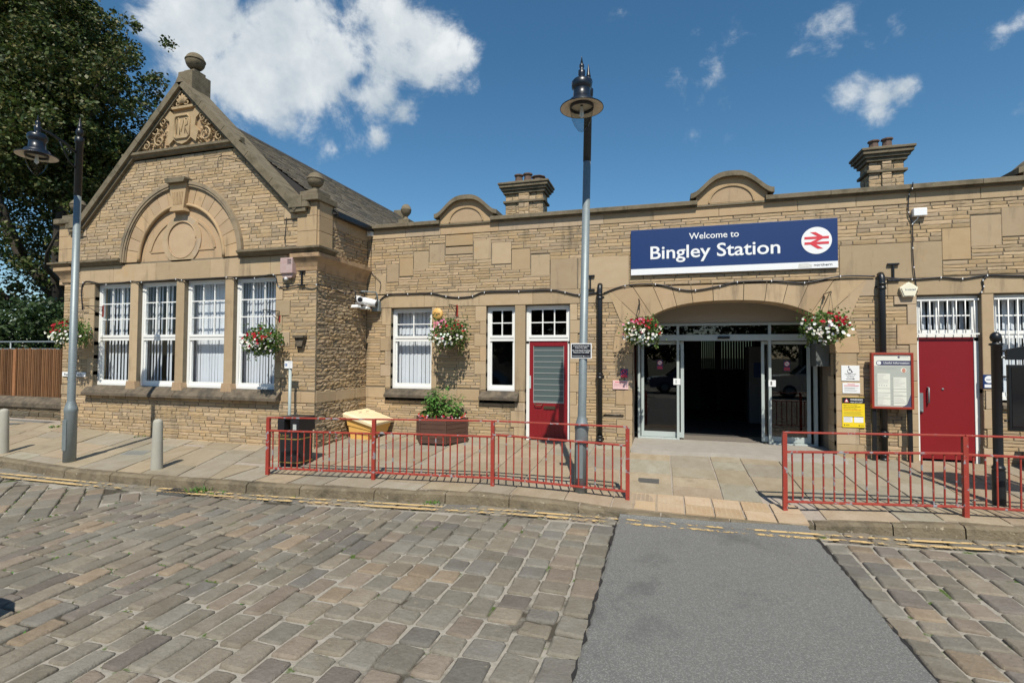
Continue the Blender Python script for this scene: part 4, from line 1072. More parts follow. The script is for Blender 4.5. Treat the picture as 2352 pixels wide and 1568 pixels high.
# right door
window(DRt[0],DRt[1],1.96,HEAD-.01,2.07,0,3,2,'white transom light behind bars above the plain red door',(.09,.08,20,0),lower=False)
g = door_common(DRt[0],DRt[1],-.02,2.02,.11); g.build('door_frame', m_white, B)
g = MB(); x0,x1 = DRt[0]+.06,DRt[1]-.06
g.box(x0,x1,.115,.165,.02,2.015); d2 = g.build('door', m_red, B, bevel=.003); d2['label'] = 'plain flush red door with a steel pull handle'
g = MB(); g.tube([(x0+.12,.115,1.19),(x0+.12,.07,1.19),(x0+.12,.07,.94),(x0+.12,.115,.94)],.012,8); g.build('pull_handle', m_galv, d2)
g = MB(); g.box(x0+.0,x0+.055,.107,.115,.78,1.10); g.build('lock_plate', m_galv, d2)
g = MB(); g.lathe([(.016,0),(.016,.012),(.008,.016)],(4.42,.115,1.17),12,axis=(0,-1,0)); g.build('spyhole', m_galv, d2)
g = MB(); g.lathe([(.02,0),(.02,.02),(.01,.03)],(x0+.03,.107,.80),12,axis=(0,-1,0)); g.build('keyhole_cover', m_galv, d2)
# security bars
def bars(x0,x1,z0,z1,n,hz):
    g = MB()
    for k in range(n): x = x0+(x1-x0)*(k+.5)/n; g.tube([(x,.045,z0),(x,.045,z1)],.0085,6)
    for z in hz: g.box(x0,x1,.035,.05,z-.012,z+.012)
    g.build('security_bars', m_white, B)
bars(4.05,4.90,2.08,2.64,7,(2.075,2.635)); bars(5.10,6.08,1.02,2.64,8,(1.70,2.635,1.03))
# drainpipes
def pipe(x, ztop, collars, elbow=True):
    g = MB(); g.tube([(x,-.085,-.12),(x,-.085,ztop-.08),(x,-.07,ztop-.02),(x,-.03,ztop+.02)],.052,16); p = g.build('drainpipe', m_blk, B)
    for z in collars:
        c = MB(); c.lathe([(.052,z-.06),(.066,z-.055),(.066,z-.03),(.058,z-.025),(.058,z+.02),(.068,z+.025),(.068,z+.045),(.052,z+.05)],(x,-.085,0),16); c.box(x-.08,x+.08,-.03,-.012,z-.02,z+.0); c.build('collar', m_blk, p)
pipe(-1.165,3.04,(2.84,1.31,.12)); pipe(3.51,3.06,(2.88,.42,.04))
g = MB(); g.tube([(-1.10,-.02,.56),(-.72,-.02,.56)],.012,6); g.build('wall_conduit', m_blk, B)
# pattress plates
for px in (-1.355,3.70):
    g = MB(); T0 = T_Y(0)
    g.box(px-.014,px+.014,-.04,-.008,2.99,3.23); g.box(px-.085,px+.085,-.045,-.008,3.23,3.262); g.box(px-.085,px+.085,-.045,-.008,2.955,2.99); g.build('tie_plate', m_blk, B, bevel=.003)
g = MB(); g.box(-6.66,-6.635,YW-.045,YW-.008,3.03,3.27); g.box(-6.72,-6.58,YW-.05,YW-.008,3.27,3.295); g.box(-6.72,-6.58,YW-.05,YW-.008,3.00,3.03); g.build('tie_plate', m_blk, B, bevel=.003)
# small stone corbel on the gable wall
g = MB(); g.box(-6.76,-6.52,YW-.13,YW-.0,2.0,2.05); g.prism([(-6.70,1.84),(-6.58,1.84),(-6.54,2.0),(-6.74,2.0)], .09, 0, T_Y(YW)); g.box(-6.71,-6.57,YW-.05,YW,1.80,1.86); g.build('stone_corbel', m_sil, B, bevel=.006)

# ---------------- entrance screen (Y=.8)
YD = .80
g = MB(); Tz = T_Y(YD)
pts = [(AX-1.68,2.33),(AX+1.9,2.33),(AX+1.9,3.0),(AX-1.68,3.0)]
g.prism(pts, .0, -.05, Tz); g.build('fascia_panel', m_fascia, B)
g = MB(); g.prism([(AX-1.68-.02,2.28),(AX+1.9,2.28),(AX+1.9,2.33),(AX-1.7,2.33)], .03,-.08,Tz)
scr = None
g = MB()
g.box(-.50,2.95,YD-.02,YD+.10,2.30,2.34); g.box(-.50,2.95,YD-.02,YD+.10,2.0,2.12)
for x in (-.495,.265,1.94,2.72): g.box(x,x+.048,YD-.01,YD+.09,.022,2.0); g.box(x,x+.048,YD-.01,YD+.09,2.12,2.30)
g.box(-.447,.265,YD-.005,YD+.08,.022,.05); g.box(1.988,2.72,YD-.005,YD+.08,.022,.05)
scr = g.build('entrance_screen', m_alu, B, bevel=.003)
g = MB(); 
for a,b in ((-.447,.265),(.313,1.94),(1.988,2.72)): g.box(a,b,YD+.04,YD+.046,2.12,2.30)
g.build('top_light', m_dglass, scr)
for a,b,nm in ((-.43,.405,'left'),(1.83,2.68,'right')):
    g = MB(); g.box(a,a+.055,YD+.10,YD+.14,.05,1.99); g.box(b-.062,b,YD+.10,YD+.14,.05,1.99); g.box(a+.055,b-.062,YD+.10,YD+.14,.05,.16); g.box(a+.055,b-.062,YD+.10,YD+.14,1.93,1.99)
    lf = g.build('sliding_door', m_alu, B, bevel=.003); g = MB(); g.box(a+.055,b-.062,YD+.118,YD+.124,.16,1.93); g.build('pane', m_dglass, lf)
g = MB(); g.box(1.03,1.25,YD-.06,YD-.02,2.035,2.085); g.build('door_sensor', m_blk, B, bevel=.008)
# dark side lights and jamb boxes
g = MB(); g.box(2.62,2.835,.30,.62,1.52,1.93); g.build('meter_box', M('grey_box_paint',(.12,.13,.125),.5), B, bevel=.006)
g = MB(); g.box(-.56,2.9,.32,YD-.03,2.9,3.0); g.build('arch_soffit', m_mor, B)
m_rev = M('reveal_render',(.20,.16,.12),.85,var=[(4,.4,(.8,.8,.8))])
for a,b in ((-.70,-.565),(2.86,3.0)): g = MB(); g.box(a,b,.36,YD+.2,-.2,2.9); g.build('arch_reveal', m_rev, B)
g = MB(); g.box(-.4,2.7,.96,1.5,.0,.028); g.build('door_mat', M('door_mat_fibre',(.17,.145,.12),.95,bump=(120,.6,.006)), B)
# concourse details seen dimly through the doors
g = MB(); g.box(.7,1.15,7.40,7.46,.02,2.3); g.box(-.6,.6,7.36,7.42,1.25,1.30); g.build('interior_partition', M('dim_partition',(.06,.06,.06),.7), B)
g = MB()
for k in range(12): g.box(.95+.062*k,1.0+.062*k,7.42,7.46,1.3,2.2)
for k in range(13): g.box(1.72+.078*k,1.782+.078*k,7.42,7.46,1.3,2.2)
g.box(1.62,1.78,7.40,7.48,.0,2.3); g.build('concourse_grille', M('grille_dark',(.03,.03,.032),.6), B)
g = MB(); g.box(.9,2.8,7.62,7.63,1.25,2.25); g.build('added_dimming_pane', m_dglass, B)  # dark tinted pane added to dim the sky glimpsed between the bars
g = MB(); g.box(2.05,2.75,3.9,4.5,.03,1.95); tm = g.build('ticket_machine', M('machine_grey',(.16,.17,.18),.4), B, bevel=.02)
g = MB(); g.box(2.16,2.56,3.885,3.895,1.18,1.55); g.build('screen', M('screen_blue',(.03,.07,.22),.2), tm)
for k,(yy,zz,cc_) in enumerate(((2.2,1.0,(.30,.04,.03)),(3.3,1.05,(.35,.34,.30)),(4.6,1.0,(.30,.04,.03)))):
    g = MB(); g.box(-.655,-.63,yy,yy+.62,zz,zz+.9); g.build('poster_frame', M('poster_frame_%d'%k,cc_,.5), B)
g = MB(); g.tube([(.55,5.2,.03),(.55,5.2,1.0),(.55,6.2,1.0),(.55,6.2,.03)],.025,8); g.build('queue_rail', m_galv, B)
for (x,y_) in ((.15,1.7),(.9,2.2),(1.5,1.8),(.6,3.4),(1.9,3.6)):
    g = MB(); g.lathe([(.07,4.14),(.07,4.12)],(x,y_,-1.0),12); g.build('ceiling_lamp', m_lamp, B)
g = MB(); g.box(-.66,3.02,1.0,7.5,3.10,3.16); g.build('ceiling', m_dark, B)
g = MB()
for k in range(4): g.box(.1+.35*k,1.3+.3*k,3.6+.7*k,3.64+.7*k,2.86,2.88)
g.build('ceiling_batten', M('batten',(.30,.20,.17),.6), B)

# ================================================================== THINGS ON AND IN FRONT OF THE STATION
def leafcluster(mb, c, rad, n, size, cols, rr, squash=(1,1,1), shell=.35):
    for _ in range(n):
        a = rr.random()*2*math.pi; z = rr.uniform(-1,1); q = (shell+(1-shell)*rr.random())**.5
        s_ = math.sqrt(1-z*z); p = Vector((math.cos(a)*s_*rad*squash[0]*q, math.sin(a)*s_*rad*squash[1]*q, z*rad*squash[2]*q))+Vector(c)
        leaf(mb, p, size*rr.uniform(.6,1.25), rr.choice(cols), rr)
def leaf(mb, p, s, c, rr, up_=.4):
    d = Vector((rr.gauss(0,1),rr.gauss(0,1),rr.gauss(0,.7)-.2)).normalized(); n_ = Vector((rr.gauss(0,.7),rr.gauss(0,.7)-.2,rr.gauss(0,.6)+up_)).normalized()
    b = d.cross(n_)
    if b.length < .05: return
    b.normalize(); w = s*.36; f = rr.uniform(.75,1.25); c = tuple(v*f for v in c)
    mb.add([p-d*s*.5, p+b*w, p+d*s*.5-n_*s*.12, p-b*w], [(0,1,2,3)], c, 0)
def petal5(mb, p, r, c, rr, nrm=None):
    n_ = nrm or Vector((rr.gauss(0,.6),-1+rr.gauss(0,.4),rr.gauss(.35,.5))).normalized(); a = n_.orthogonal().normalized(); b = n_.cross(a)
    ph = rr.random()*6; vs = [p-n_*r*.25]
    for k in range(10):
        th = ph+k*math.pi/5; q = r*(1 if k%2 else .8); vs.append(p+(a*math.cos(th)+b*math.sin(th))*q)
    mb.add(vs, [(0,1+k,1+(k+1)%10) for k in range(10)], c)
LG = [(.085,.16,.03),(.11,.19,.04),(.07,.13,.025),(.13,.20,.05),(.10,.15,.045)]

def basket(x, y, z, wall_y, wall_dx, red, label, seed, rx=.36, rz_=.27, trail=.25, pink=False, redpos=(0.2,.15), nw=48, nr=28):
    """hanging basket; (x,y,z) is the middle of the planting; wall bracket above at wall_y"""
    rr = random.Random(seed); t = thing('hanging_basket', label, 'hanging basket', (x,wall_y,z), 'hanging flower baskets on the station walls')
    bx = x+wall_dx; zt = z+.60
    g = MB(); g.box(bx-.022,bx+.022,wall_y-.012,wall_y-.0,zt-.22,zt+.03); g.build('bracket_plate', m_fred, t)
    g = MB(); g.tube([(bx,wall_y-.01,zt),(bx,y-.02,zt),(bx,y-.03,zt-.015),(bx,y-.01,zt-.03)],.008,6)
    g.tube([(bx,wall_y-.01,zt-.20),(bx,wall_y-.10,zt-.14),(bx,y+.06,zt-.01)],.006,6)
    g.tube([(bx,wall_y-.05+.045*math.cos(k*.5)*(1-k/26),zt-.07+.045*math.sin(k*.5)*(1-k/26)) for k in range(20)],.005,5)
    g.build('bracket', m_blk, t)
    g = MB()
    for k in range(3):
        a = k*2.1+.4; g.tube([(bx,y,zt-.03),(x+.18*math.cos(a),y+.18*math.sin(a),z+.06)],.003,4)
    g.build('chain', m_blk, t)
    g = MB(); g.lathe([(.02,z-.17),(.10,z-.14),(.16,z-.06),(.19,z+.04),(.17,z+.04),(.1,z-.02)],(x,y,0),16); g.build('basket', M('basket_liner',(.05,.035,.02),.9) if 'basket_liner' not in bpy.data.materials else bpy.data.materials['basket_liner'], t)
    g = MB(); leafcluster(g,(x,y,z+.02),rx*1.05,900,.062,LG,rr,(1,.85,rz_/rx*1.05),.2)
    for _ in range(16):
        a = rr.uniform(-math.pi,math.pi); px = x+rx*.75*math.cos(a); py = y+rx*.6*math.sin(a); l = trail*rr.uniform(.4,1.2); zz = z-.08
        for k in range(int(l/.018)): leaf(g,Vector((px+rr.gauss(0,.014),py+rr.gauss(0,.014),zz-.018*k)),.045,rr.choice(LG+[(.16,.15,.06)]),rr)
    for _ in range(130):   # sprigs
        a = rr.uniform(-math.pi,math.pi); leaf(g,Vector((x+rx*rr.uniform(.7,1.25)*math.cos(a),y+rx*.8*math.sin(a)*rr.random(),z+rz_*rr.uniform(-.6,1.3))),.05,rr.choice(LG),rr)
    g.build('foliage', m_leaf, t)
    def flowers(n, col, f, name):
        g = MB()
        for _ in range(n):
            px,pz,sx,sz = f
            for _t in range(20):
                u = rr.gauss(px,sx); w = rr.gauss(pz,sz)
                if u*u+w*w < 1.15: break
            yy = y-rx*.85*math.sqrt(max(.0,1-min(1,u*u+w*w)*.9))-.03+rr.uniform(-.04,.07)
            petal5(g,Vector((x+u*rx,yy,z+w*rz_)),rr.uniform(.020,.033),tuple(v*rr.uniform(.85,1.05) for v in col),rr)
        for _ in range(n//4):
            a = rr.uniform(0,6.28); petal5(g,Vector((x+rx*math.cos(a),y+rx*.7*math.sin(a),z+rz_*rr.uniform(-.4,.6))),.026,col,rr)
        g.build(name, m_petal, t)['kind'] = 'stuff'
    flowers(nw,(.86,.86,.78),(-.08 if redpos[0] > 0 else .2,-.35,.55,.36),'white_blossoms')
    flowers(nr,(.42,.006,.02),(redpos[0],redpos[1]+.35,.40,.26),'red_blossoms')
    if pink: flowers(16,(.75,.25,.35),(-.35,.75,.25,.18),'pink_blossoms')
    return t
basket(-12.22,YW-.40,2.11,YW,.35,1,'hanging basket of red and white petunias partly behind the lamp post at the gable corner',1,rx=.40,redpos=(.0,.25))
basket(-7.16,YW-.42,1.92,YW,.0,1,'red and white hanging basket in front of the last gable window, above the parking sign',2,redpos=(.3,.1))
basket(-4.16,-.40,2.12,0,-.0,1,'leafy hanging basket with few red blooms beside the round orange alarm',3,rx=.39,rz_=.30,trail=.35,pink=True,redpos=(.75,.15),nw=42,nr=12)
basket(-.36,-.40,2.13,0,-.06,1,'pink, red and white hanging basket left of the entrance arch',4,rx=.34,rz_=.24,pink=True,redpos=(.15,.35))
basket(2.58,-.40,2.17,0,.09,1,'red and white hanging basket right of the entrance arch',5,rx=.36,rz_=.26,redpos=(.3,.2))

# ---------------- station name sign
t = thing('station_sign', 'long blue and white station name sign above the entrance arch', 'sign', (1.15,0,3.22))
T0 = T_Y(0)
g = MB(); g.box(-.58,2.885,-.055,-.015,3.22,4.08); g.build('board', m_blue, t, bevel=.003)
g = MB(); g.box(-.578,2.883,-.060,-.0555,3.222,3.335); g.disc((2.56,-.056,3.705),.235,n=48,h=.004); g.build('white_panel', m_swhite, t)
g = MB(); textmb(g,'Welcome to',.47,3.85,.85,.115,T0,.059,bold=.008); textmb(g,'Bingley Station',-.22,3.515,2.21,.24,T0,.059,bold=.012); g.build('lettering', m_swhite, t)
g = MB(); cx,cz,r_ = 2.56,3.705,.235; th=.062
def sl(pts): g.prism([(cx+a*r_,cz+b*r_) for a,b in pts], .0635,.0600,T0)
sl([(-.80,.11),(.80,.11),(.80,.29),(-.80,.29)]); sl([(-.80,-.29),(.80,-.29),(.80,-.11),(-.80,-.11)])
sl([(-.42,.62),(-.06,.62),(.40,.30),(.05,.30)][::-1]); sl([(.40,.11),(.04,.11),(-.40,-.11),(-.04,-.11)]); sl([(-.40,-.29),(-.05,-.29),(.42,-.62),(.06,-.62)][::-1])
g.build('rail_emblem', m_sred, t)
g = MB(); textmb(g,'northern',2.515,3.262,.28,.040,T0,.0635,bold=.004); g.build('operator_name', m_sblk, t)
g = MB(); g.prism([(2.27,3.24),(2.48,3.235),(2.49,3.28),(2.42,3.315),(2.28,3.31)], .0625,.060,T0); g.build('torn_sticker', M('torn_sticker',(.50,.50,.48),.6,var=[(30,.9,(1.4,1.4,1.4))]), t)

# ---------------- small wall signs
def wsign(name, label, x0,x1,z0,z1, mat, y=0, group=None, d=.012, cat='sign'):
    t = thing(name, label, cat, ((x0+x1)/2,y,z0)); g = MB(); g.box(x0,x1,y-d,y+.010,z0,z1); g.build('plate', mat, t, bevel=.002); t.location.y -= .012; return t
def lines(t, x0,x1,zs, mat=m_sline, y=0, h=.006, d=.0135, jag=0, seed=1, name='small_print'):
    rr = random.Random(seed); g = MB()
    for z in zs: g.box(x0,x1-rr.random()*jag*(x1-x0),y-d,y-d+.001,z-h/2,z+h/2)
    g.build(name, mat, t)
s = wsign('no_smoking_sign','small blue and red prohibition sign at the left entrance jamb',-.775,-.645,1.275,1.44,m_blue)
g = MB(); g.disc((-.71,-.0125,1.382),.052,n=28,h=.002,r0=.040); g.prism([(-.75,1.412),(-.742,1.42),(-.670,1.352),(-.678,1.344)],.0148,.0125,T0); g.box(-.768,-.652,-.0140,-.0122,1.282,1.325); g.build('symbol', m_sred, s)
s = wsign('pink_notice','faded pink paper notice under the blue prohibition sign',-.925,-.635,1.055,1.22,m_spink)
lines(s,-.88,-.68,[1.19],m_sred,h=.010); lines(s,-.905,-.66,[1.16,1.14,1.12],M('pink_print',(.55,.30,.30),.6),h=.004,jag=.2)
s = wsign('step_free_access_sign','white wheelchair access sign, topmost of three notices right of the entrance',2.92,3.19,1.285,1.545,m_swhite)
g = MB(); g.disc((3.03,-.0125,1.525),.011,n=14,h=.002)
g.tube([(3.033,-.0135,1.505),(3.037,-.0135,1.47),(3.065,-.0135,1.468),(3.08,-.0135,1.435),(3.09,-.0135,1.437)],.006,6)
g.tube([(3.046+.035*math.cos(R(a)),-.0135,1.452+.035*math.sin(R(a))) for a in range(150,350,20)],.004,5); g.tube([(3.034,-.0135,1.492),(3.062,-.0135,1.49)],.004,5)
g.prism([(2.99,1.318),(3.09,1.318),(3.09,1.312),(3.125,1.321),(3.09,1.331),(3.09,1.325),(2.99,1.325)],.015,.0125,T0); g.build('symbol', m_sblk, s)
g = MB(); textmb(g,'Disabled Access',3.055,1.395,.17,.017,T0,.0135,align='C'); textmb(g,'to Platform 2',3.055,1.370,.13,.017,T0,.0135,align='C'); textmb(g,'this Route',3.055,1.345,.10,.017,T0,.0135,align='C'); g.build('lettering', m_sblk, s)
s = wsign('paper_notice','small white notice with red heading between the access sign and the yellow sign',2.935,3.195,1.075,1.25,m_swhite)
lines(s,3.01,3.12,[1.228],m_sred,h=.008); lines(s,2.955,3.175,[1.205],m_sred,h=.010,name='red_heading'); lines(s,2.96,3.17,[1.175,1.163,1.15,1.125,1.112],jag=.3,h=.005)
s = wsign('penalty_fare_sign','black and yellow warning sign, lowest notice right of the entrance',2.925,3.26,.50,1.01,m_syel)
g = MB(); g.box(2.927,3.258,-.0145,-.0122,.905,1.007); g.build('header', m_sblk, s)
g = MB(); textmb(g,'WARNING',3.045,.955,.185,.030,T0,.0160,bold=.02); textmb(g,'Have you paid?',3.05,.918,.175,.020,T0,.0160,bold=.012); g.build('lettering', m_swhite, s)
g = MB(); g.prism([(2.955,.925),(3.025,.925),(2.99,.99)],.0165,.0145,T0); g.build('red_triangle', m_sred, s)
g = MB(); g.prism([(2.968,.932),(3.012,.932),(2.99,.974)],.0180,.0165,T0); g.build('white_triangle', m_swhite, s)
g = MB()
for k,tx in enumerate(('Please buy your ticket','before you travel, otherwise','you may have to pay a')): textmb(g,tx,2.945,.868-.027*k,[.20,.25,.20][k],.014,T0,.0140,bold=.01)
g.build('message', m_sblk, s)
g = MB(); textmb(g,'Penalty Fare of at least £20.',2.945,.787,.26,.014,T0,.0140,bold=.01); g.build('red_message', m_sred, s)
lines(s,2.945,3.235,[.765,.752,.739,.726,.713],M('olive_print',(.42,.34,.05),.6),h=.004,jag=.15)
g = MB(); g.box(2.945,3.075,-.0140,-.0122,.585,.68); g.box(3.10,3.235,-.0140,-.0122,.585,.68); g.build('white_boxes', m_swhite, s); 
lines(s,2.95,3.07,[.665,.65,.635,.62,.605],jag=.2,h=.004,d=.0150); lines(s,2.945,3.235,[.682],m_sblk,h=.008,d=.0152,name='rule')
g = MB(); g.disc((2.955,-.0125,.54),.010,n=12,h=.002); g.disc((3.175,-.0125,.535),.010,n=12,h=.002); g.build('footer_marks', m_sblk, s); lines(s,2.975,3.03,[.54],m_sblk,h=.008,name='footer_print'); lines(s,3.19,3.24,[.535],m_sblk,h=.006,name='footer_print')
s = wsign('staff_parking_sign','thin white sign reading railway users only, half hidden by the left lamp post',-13.05,-12.32,1.165,1.265,m_swhite,YW)
g = MB(); textmb(g,'Rail users only',-12.98,1.188,.56,.052,T_Y(YW),.0145,bold=.006); g.build('lettering', m_sblk, s)
s = wsign('smoking_area_sign','small blue and white smoking sign on the stone pier by the black post',4.905,5.055,1.20,1.42,m_blue)
g = MB(); g.disc((4.98,-.0125,1.345),.058,n=28,h=.002); g.box(4.92,5.04,-.014,-.0122,1.215,1.265); g.build('white_panel', m_swhite, s)
g = MB(); g.box(4.94,5.0,-.0155,-.0142,1.335,1.347); g.box(5.005,5.015,-.0155,-.0142,1.34,1.375); g.build('symbol', m_blue, s)
# no smoking stickers on the sliding doors and door handles' push pads
for k,(px,lab) in enumerate(((-.06,'round no smoking sticker on the left sliding glass door'),(2.28,'round no smoking sticker on the right sliding glass door'))):
    t = thing('no_smoking_sticker', lab, 'sticker', (px,YD+.115,1.45), 'no smoking stickers on the doors'); yy = YD+.1150
    g = MB(); g.box(px-.055,px+.055,yy-.003,yy,1.42,1.61); g.build('backing', m_blue, t)
    g = MB(); g.disc((px,yy-.003,1.555),.048,n=24,h=.0015); g.build('disc', m_swhite, t)
    g = MB(); g.disc((px,yy-.0046,1.555),.048,n=24,h=.0015,r0=.039); g.prism([(px-.034,1.585),(px-.028,1.591),(px+.034,1.529),(px+.028,1.523)],-yy+.0075,-yy+.0045,lambda u,d,w:(u,-d,w)); g.box(px-.05,px+.05,yy-.005,yy-.003,1.43,1.455); g.box(px-.05,px+.05,yy-.005,yy-.003,1.465,1.485); g.build('red_band', m_sred, t)
    g = MB(); g.box(px-.028,px+.015,yy-.0055,yy-.0046,1.549,1.557); g.build('cigarette', m_sblk, t)
for k,(a,b,lab) in enumerate(((.20,.335,'white push pad label on the left door edge'),(1.935,2.06,'white push pad label on the right door edge'))):
    t = thing('door_label', lab, 'label', (a,YD-.02,1.12)); g = MB(); g.box(a,b,YD-.018,YD-.0105,1.12,1.245); g.build('plate', m_swhite, t)
    g = MB(); g.box((a+b)/2-.03,(a+b)/2+.0,YD-.0195,YD-.018,1.15,1.22); g.build('mark', M('label_mark',(.15,.15,.15),.6) if k else m_sgrey, t)
# ---------------- alarms and cameras
t = thing('burglar_alarm','round orange burglar alarm lettered Yale beside the small sash window','alarm',(-4.60,0,2.57))
g = MB(); g.lathe([(.115,0),(.118,.03),(.105,.045),(.0,.05)],(-4.60,-.002,2.57),32,axis=(0,-1,0)); g.build('casing', m_orange, t)
g = MB(); textmb(g,'Yale',-4.605,2.545,.14,.055,T0,.054,align='C',bold=.01); g.build('lettering', m_sblk, t)
t = thing('burglar_alarm','cream five sided alarm box above the noticeboard','alarm',(3.90,0,2.75),None)
P5 = [(3.90+.135*math.cos(R(90+72*k)),2.80+.135*math.sin(R(90+72*k))) for k in range(5)]
g = MB(); g.prism(P5,.075,.0,T0); g.prism([(3.90+(x-3.90)*.86,2.80+(z-2.80)*.86) for x,z in P5],.088,.07,T0); g.build('casing', m_cream, t, bevel=.008)
g = MB(); textmb(g,'Initial',3.915,2.79,.14,.032,T0,.0900,align='C'); g.build('lettering', m_blue, t)
t = thing('alarm_box','faded red alarm box with louvre slots beside the gable windows','alarm',(-6.92,YW,3.18))
g = MB(); TW = T_Y(YW); g.box(-7.07,-6.79,YW-.13,YW,3.24,3.54); g.prism([(-7.07,3.24),(-6.79,3.24),(-6.84,3.16),(-7.03,3.16)],.09,0,TW); g.build('casing', m_faded, t, bevel=.01)
g = MB()
for k in range(3): g.box(-6.90,-6.81,YW-.133,YW-.129,3.42+.035*k,3.435+.035*k)
g.build('louvre', m_sblk, t); g = MB(); g.lathe([(.03,0),(.045,.05),(.0,.055)],(-6.97,YW-.07,3.17),14,axis=(0,0,-1)); g.build('sounder', m_swhite, t)
t = thing('junction_box','small white junction box high on the wall above the red door','junction box',(4.07,0,4.05)); g = MB(); g.box(3.98,4.17,-.09,-.0,4.02,4.15); g.build('casing', m_swhite, t, bevel=.01)
g = MB(); g.tube([(4.06,-.06,4.02),(4.05,-.03,3.98),(3.98,-.03,3.90)],.008,5); g.build('lead', m_swhite, t)
t = thing('junction_box','small white box in the corner under the parapet beside the gable wing','junction box',(-6.24,0,4.33)); g = MB(); g.box(-6.31,-6.18,-.08,0,4.32,4.44); g.build('casing', m_swhite, t, bevel=.008)
# big bullet camera on bracket in the corner
t = thing('security_camera','white bullet camera on a grey bracket on the main wall by the corner','security camera',(-6.03,0,2.75))
g = MB(); g.box(-6.12,-5.96,-.13,-.0,2.64,2.86); g.build('junction_housing', m_galv, t, bevel=.008)
g = MB(); g.tube([(-6.04,-.04,2.86),(-6.04,-.06,3.02),(-6.06,-.08,3.06),(-6.20,-.32,3.06),(-6.26,-.36,3.05)],.016,8); g.build('bracket', m_galv, t)
g = MB(); ax = Vector((-.92,-.22,.20)).normalized(); g.lathe([(.055,0),(.075,.01),(.082,.08),(.085,.30),(.08,.35),(.05,.36)],(-5.98,-.19,2.80),18,axis=ax); g.build('camera_body', m_swhite, t)
g = MB(); g.lathe([(.060,-.015),(.060,.004)],(-5.98,-.19,2.80),18,axis=ax); g.build('rear_cap', m_sblk, t)
t = thing('security_camera','white camera with two floodlights on hangers on the side wall of the gable wing','security camera',(XS,-.45,2.65))
g = MB()
for yy in (-.62,-.26): g.tube([(XS+.0,yy,3.04),(XS+.10,yy,3.04),(XS+.11,yy,2.98),(XS+.11,yy,2.72)],.013,6)
g.tube([(XS+.11,-.62,3.0),(XS+.11,-.26,3.0)],.010,6); g.build('bracket', m_blk, t)
g = MB(); ax = Vector((.75,-.62,-.22)).normalized(); g.lathe([(.05,0),(.068,.02),(.072,.20),(.066,.22)],(XS+.02,-.42,2.90),16,axis=ax); g.box(XS+.05,XS+.19,-.52,-.36,2.77,2.80); g.build('camera_body', m_swhite, t)
g = MB(); g.lathe([(.052,.215),(.05,.224)],(XS+.02,-.42,2.90),16,axis=ax); g.build('camera_window', m_sblk, t)
for yy in (-.62,-.26):
    g = MB(); g.box(XS+.05,XS+.22,yy-.07,yy+.07,2.675,2.70); g.prism([(yy-.07,2.70),(yy+.07,2.70),(yy+.045,2.735),(yy-.045,2.735)],.21,.06,T_X(XS)); g.build('floodlight', m_swhite, t, bevel=.006)

# ---------------- cables
def cable(name, label, pts, r=.010, clips=True):
    t = thing(name, label, 'cable', pts[0]); g = MB()
    P = [Vector(p) for p in pts]; out = []
    for i in range(len(P)-1):
        p0 = P[max(i-1,0)]; p1 = P[i]; p2 = P[i+1]; p3 = P[min(i+2,len(P)-1)]
        for k in range(6):
            u = k/6; out.append(.5*((2*p1)+(-p0+p2)*u+(2*p0-5*p1+4*p2-p3)*u*u+(-p0+3*p1-3*p2+p3)*u**3))
    out.append(P[-1]); g.tube(out, r, 6); g.build('sheath', m_sblk, t)
    if clips:
        g = MB()
        for p in P[1:-1]: g.box(p.x-.006,p.x+.006,p.y-r-.004,p.y+.012,p.z-r-.003,p.z+r+.003)
        g.build('clips', m_swhite, t)
cable('wall_cable','black cable drooping along the gable wing lintel and over its side wall',[(-12.48,YW-.02,2.66),(-12.47,YW-.02,3.27),(-11.75,YW-.03,3.20),(-11.03,YW-.03,3.245),(-10.72,YW-.03,3.215),(-9.77,YW-.03,3.245),(-9.61,YW-.03,3.22),(-8.45,YW-.03,3.235),(-8.2,YW-.03,3.20),(-7.75,YW-.03,3.19),(-7.3,YW-.03,3.24),(-7.16,YW-.03,3.0),(-6.70,YW-.03,3.02),(-6.31,YW-.03,3.01),(-6.29,-1.3,3.0),(-6.29,-.9,2.95),(-6.29,-.62,2.99)],.011)
cable('wall_cable','thick black cable running from the corner camera over the small windows to the left drainpipe',[(-6.20,-.03,2.72),(-6.0,-.03,2.88),(-5.79,-.03,3.00),(-5.3,-.03,3.01),(-4.74,-.03,3.00),(-4.4,-.03,2.93),(-4.11,-.03,2.90),(-3.8,-.03,2.92),(-3.54,-.03,2.99),(-2.8,-.03,2.99),(-2.13,-.03,2.99),(-1.85,-.03,2.94),(-1.57,-.03,2.88),(-1.22,-.03,2.92)],.014)
cable('wall_cable','thick black cable arching over the entrance from one drainpipe to the other',[(-1.10,-.03,2.90),(-.69,-.035,3.03),(-.13,-.035,3.04),(.3,-.035,2.93),(.58,-.035,2.905),(1.0,-.035,2.97),(1.29,-.035,3.03),(1.85,-.035,3.03),(2.37,-.035,2.98),(2.92,-.035,3.07),(3.43,-.035,3.05)],.013)
cable('wall_cable','black cable running right from the right drainpipe over the red door lintel',[(3.55,-.03,3.03),(3.96,-.03,2.98),(4.36,-.03,2.995),(4.65,-.03,2.965),(4.98,-.03,3.005),(5.47,-.03,2.98),(6.3,-.03,3.0),(8.9,-.03,3.0)],.012)
cable('wall_cable','thin black cable dropping down the pier between the red door and the right window',[(4.98,-.03,2.99),(4.92,-.03,2.93),(4.93,-.03,2.83),(4.90,-.03,2.74),(4.86,-.02,2.71)],.011)
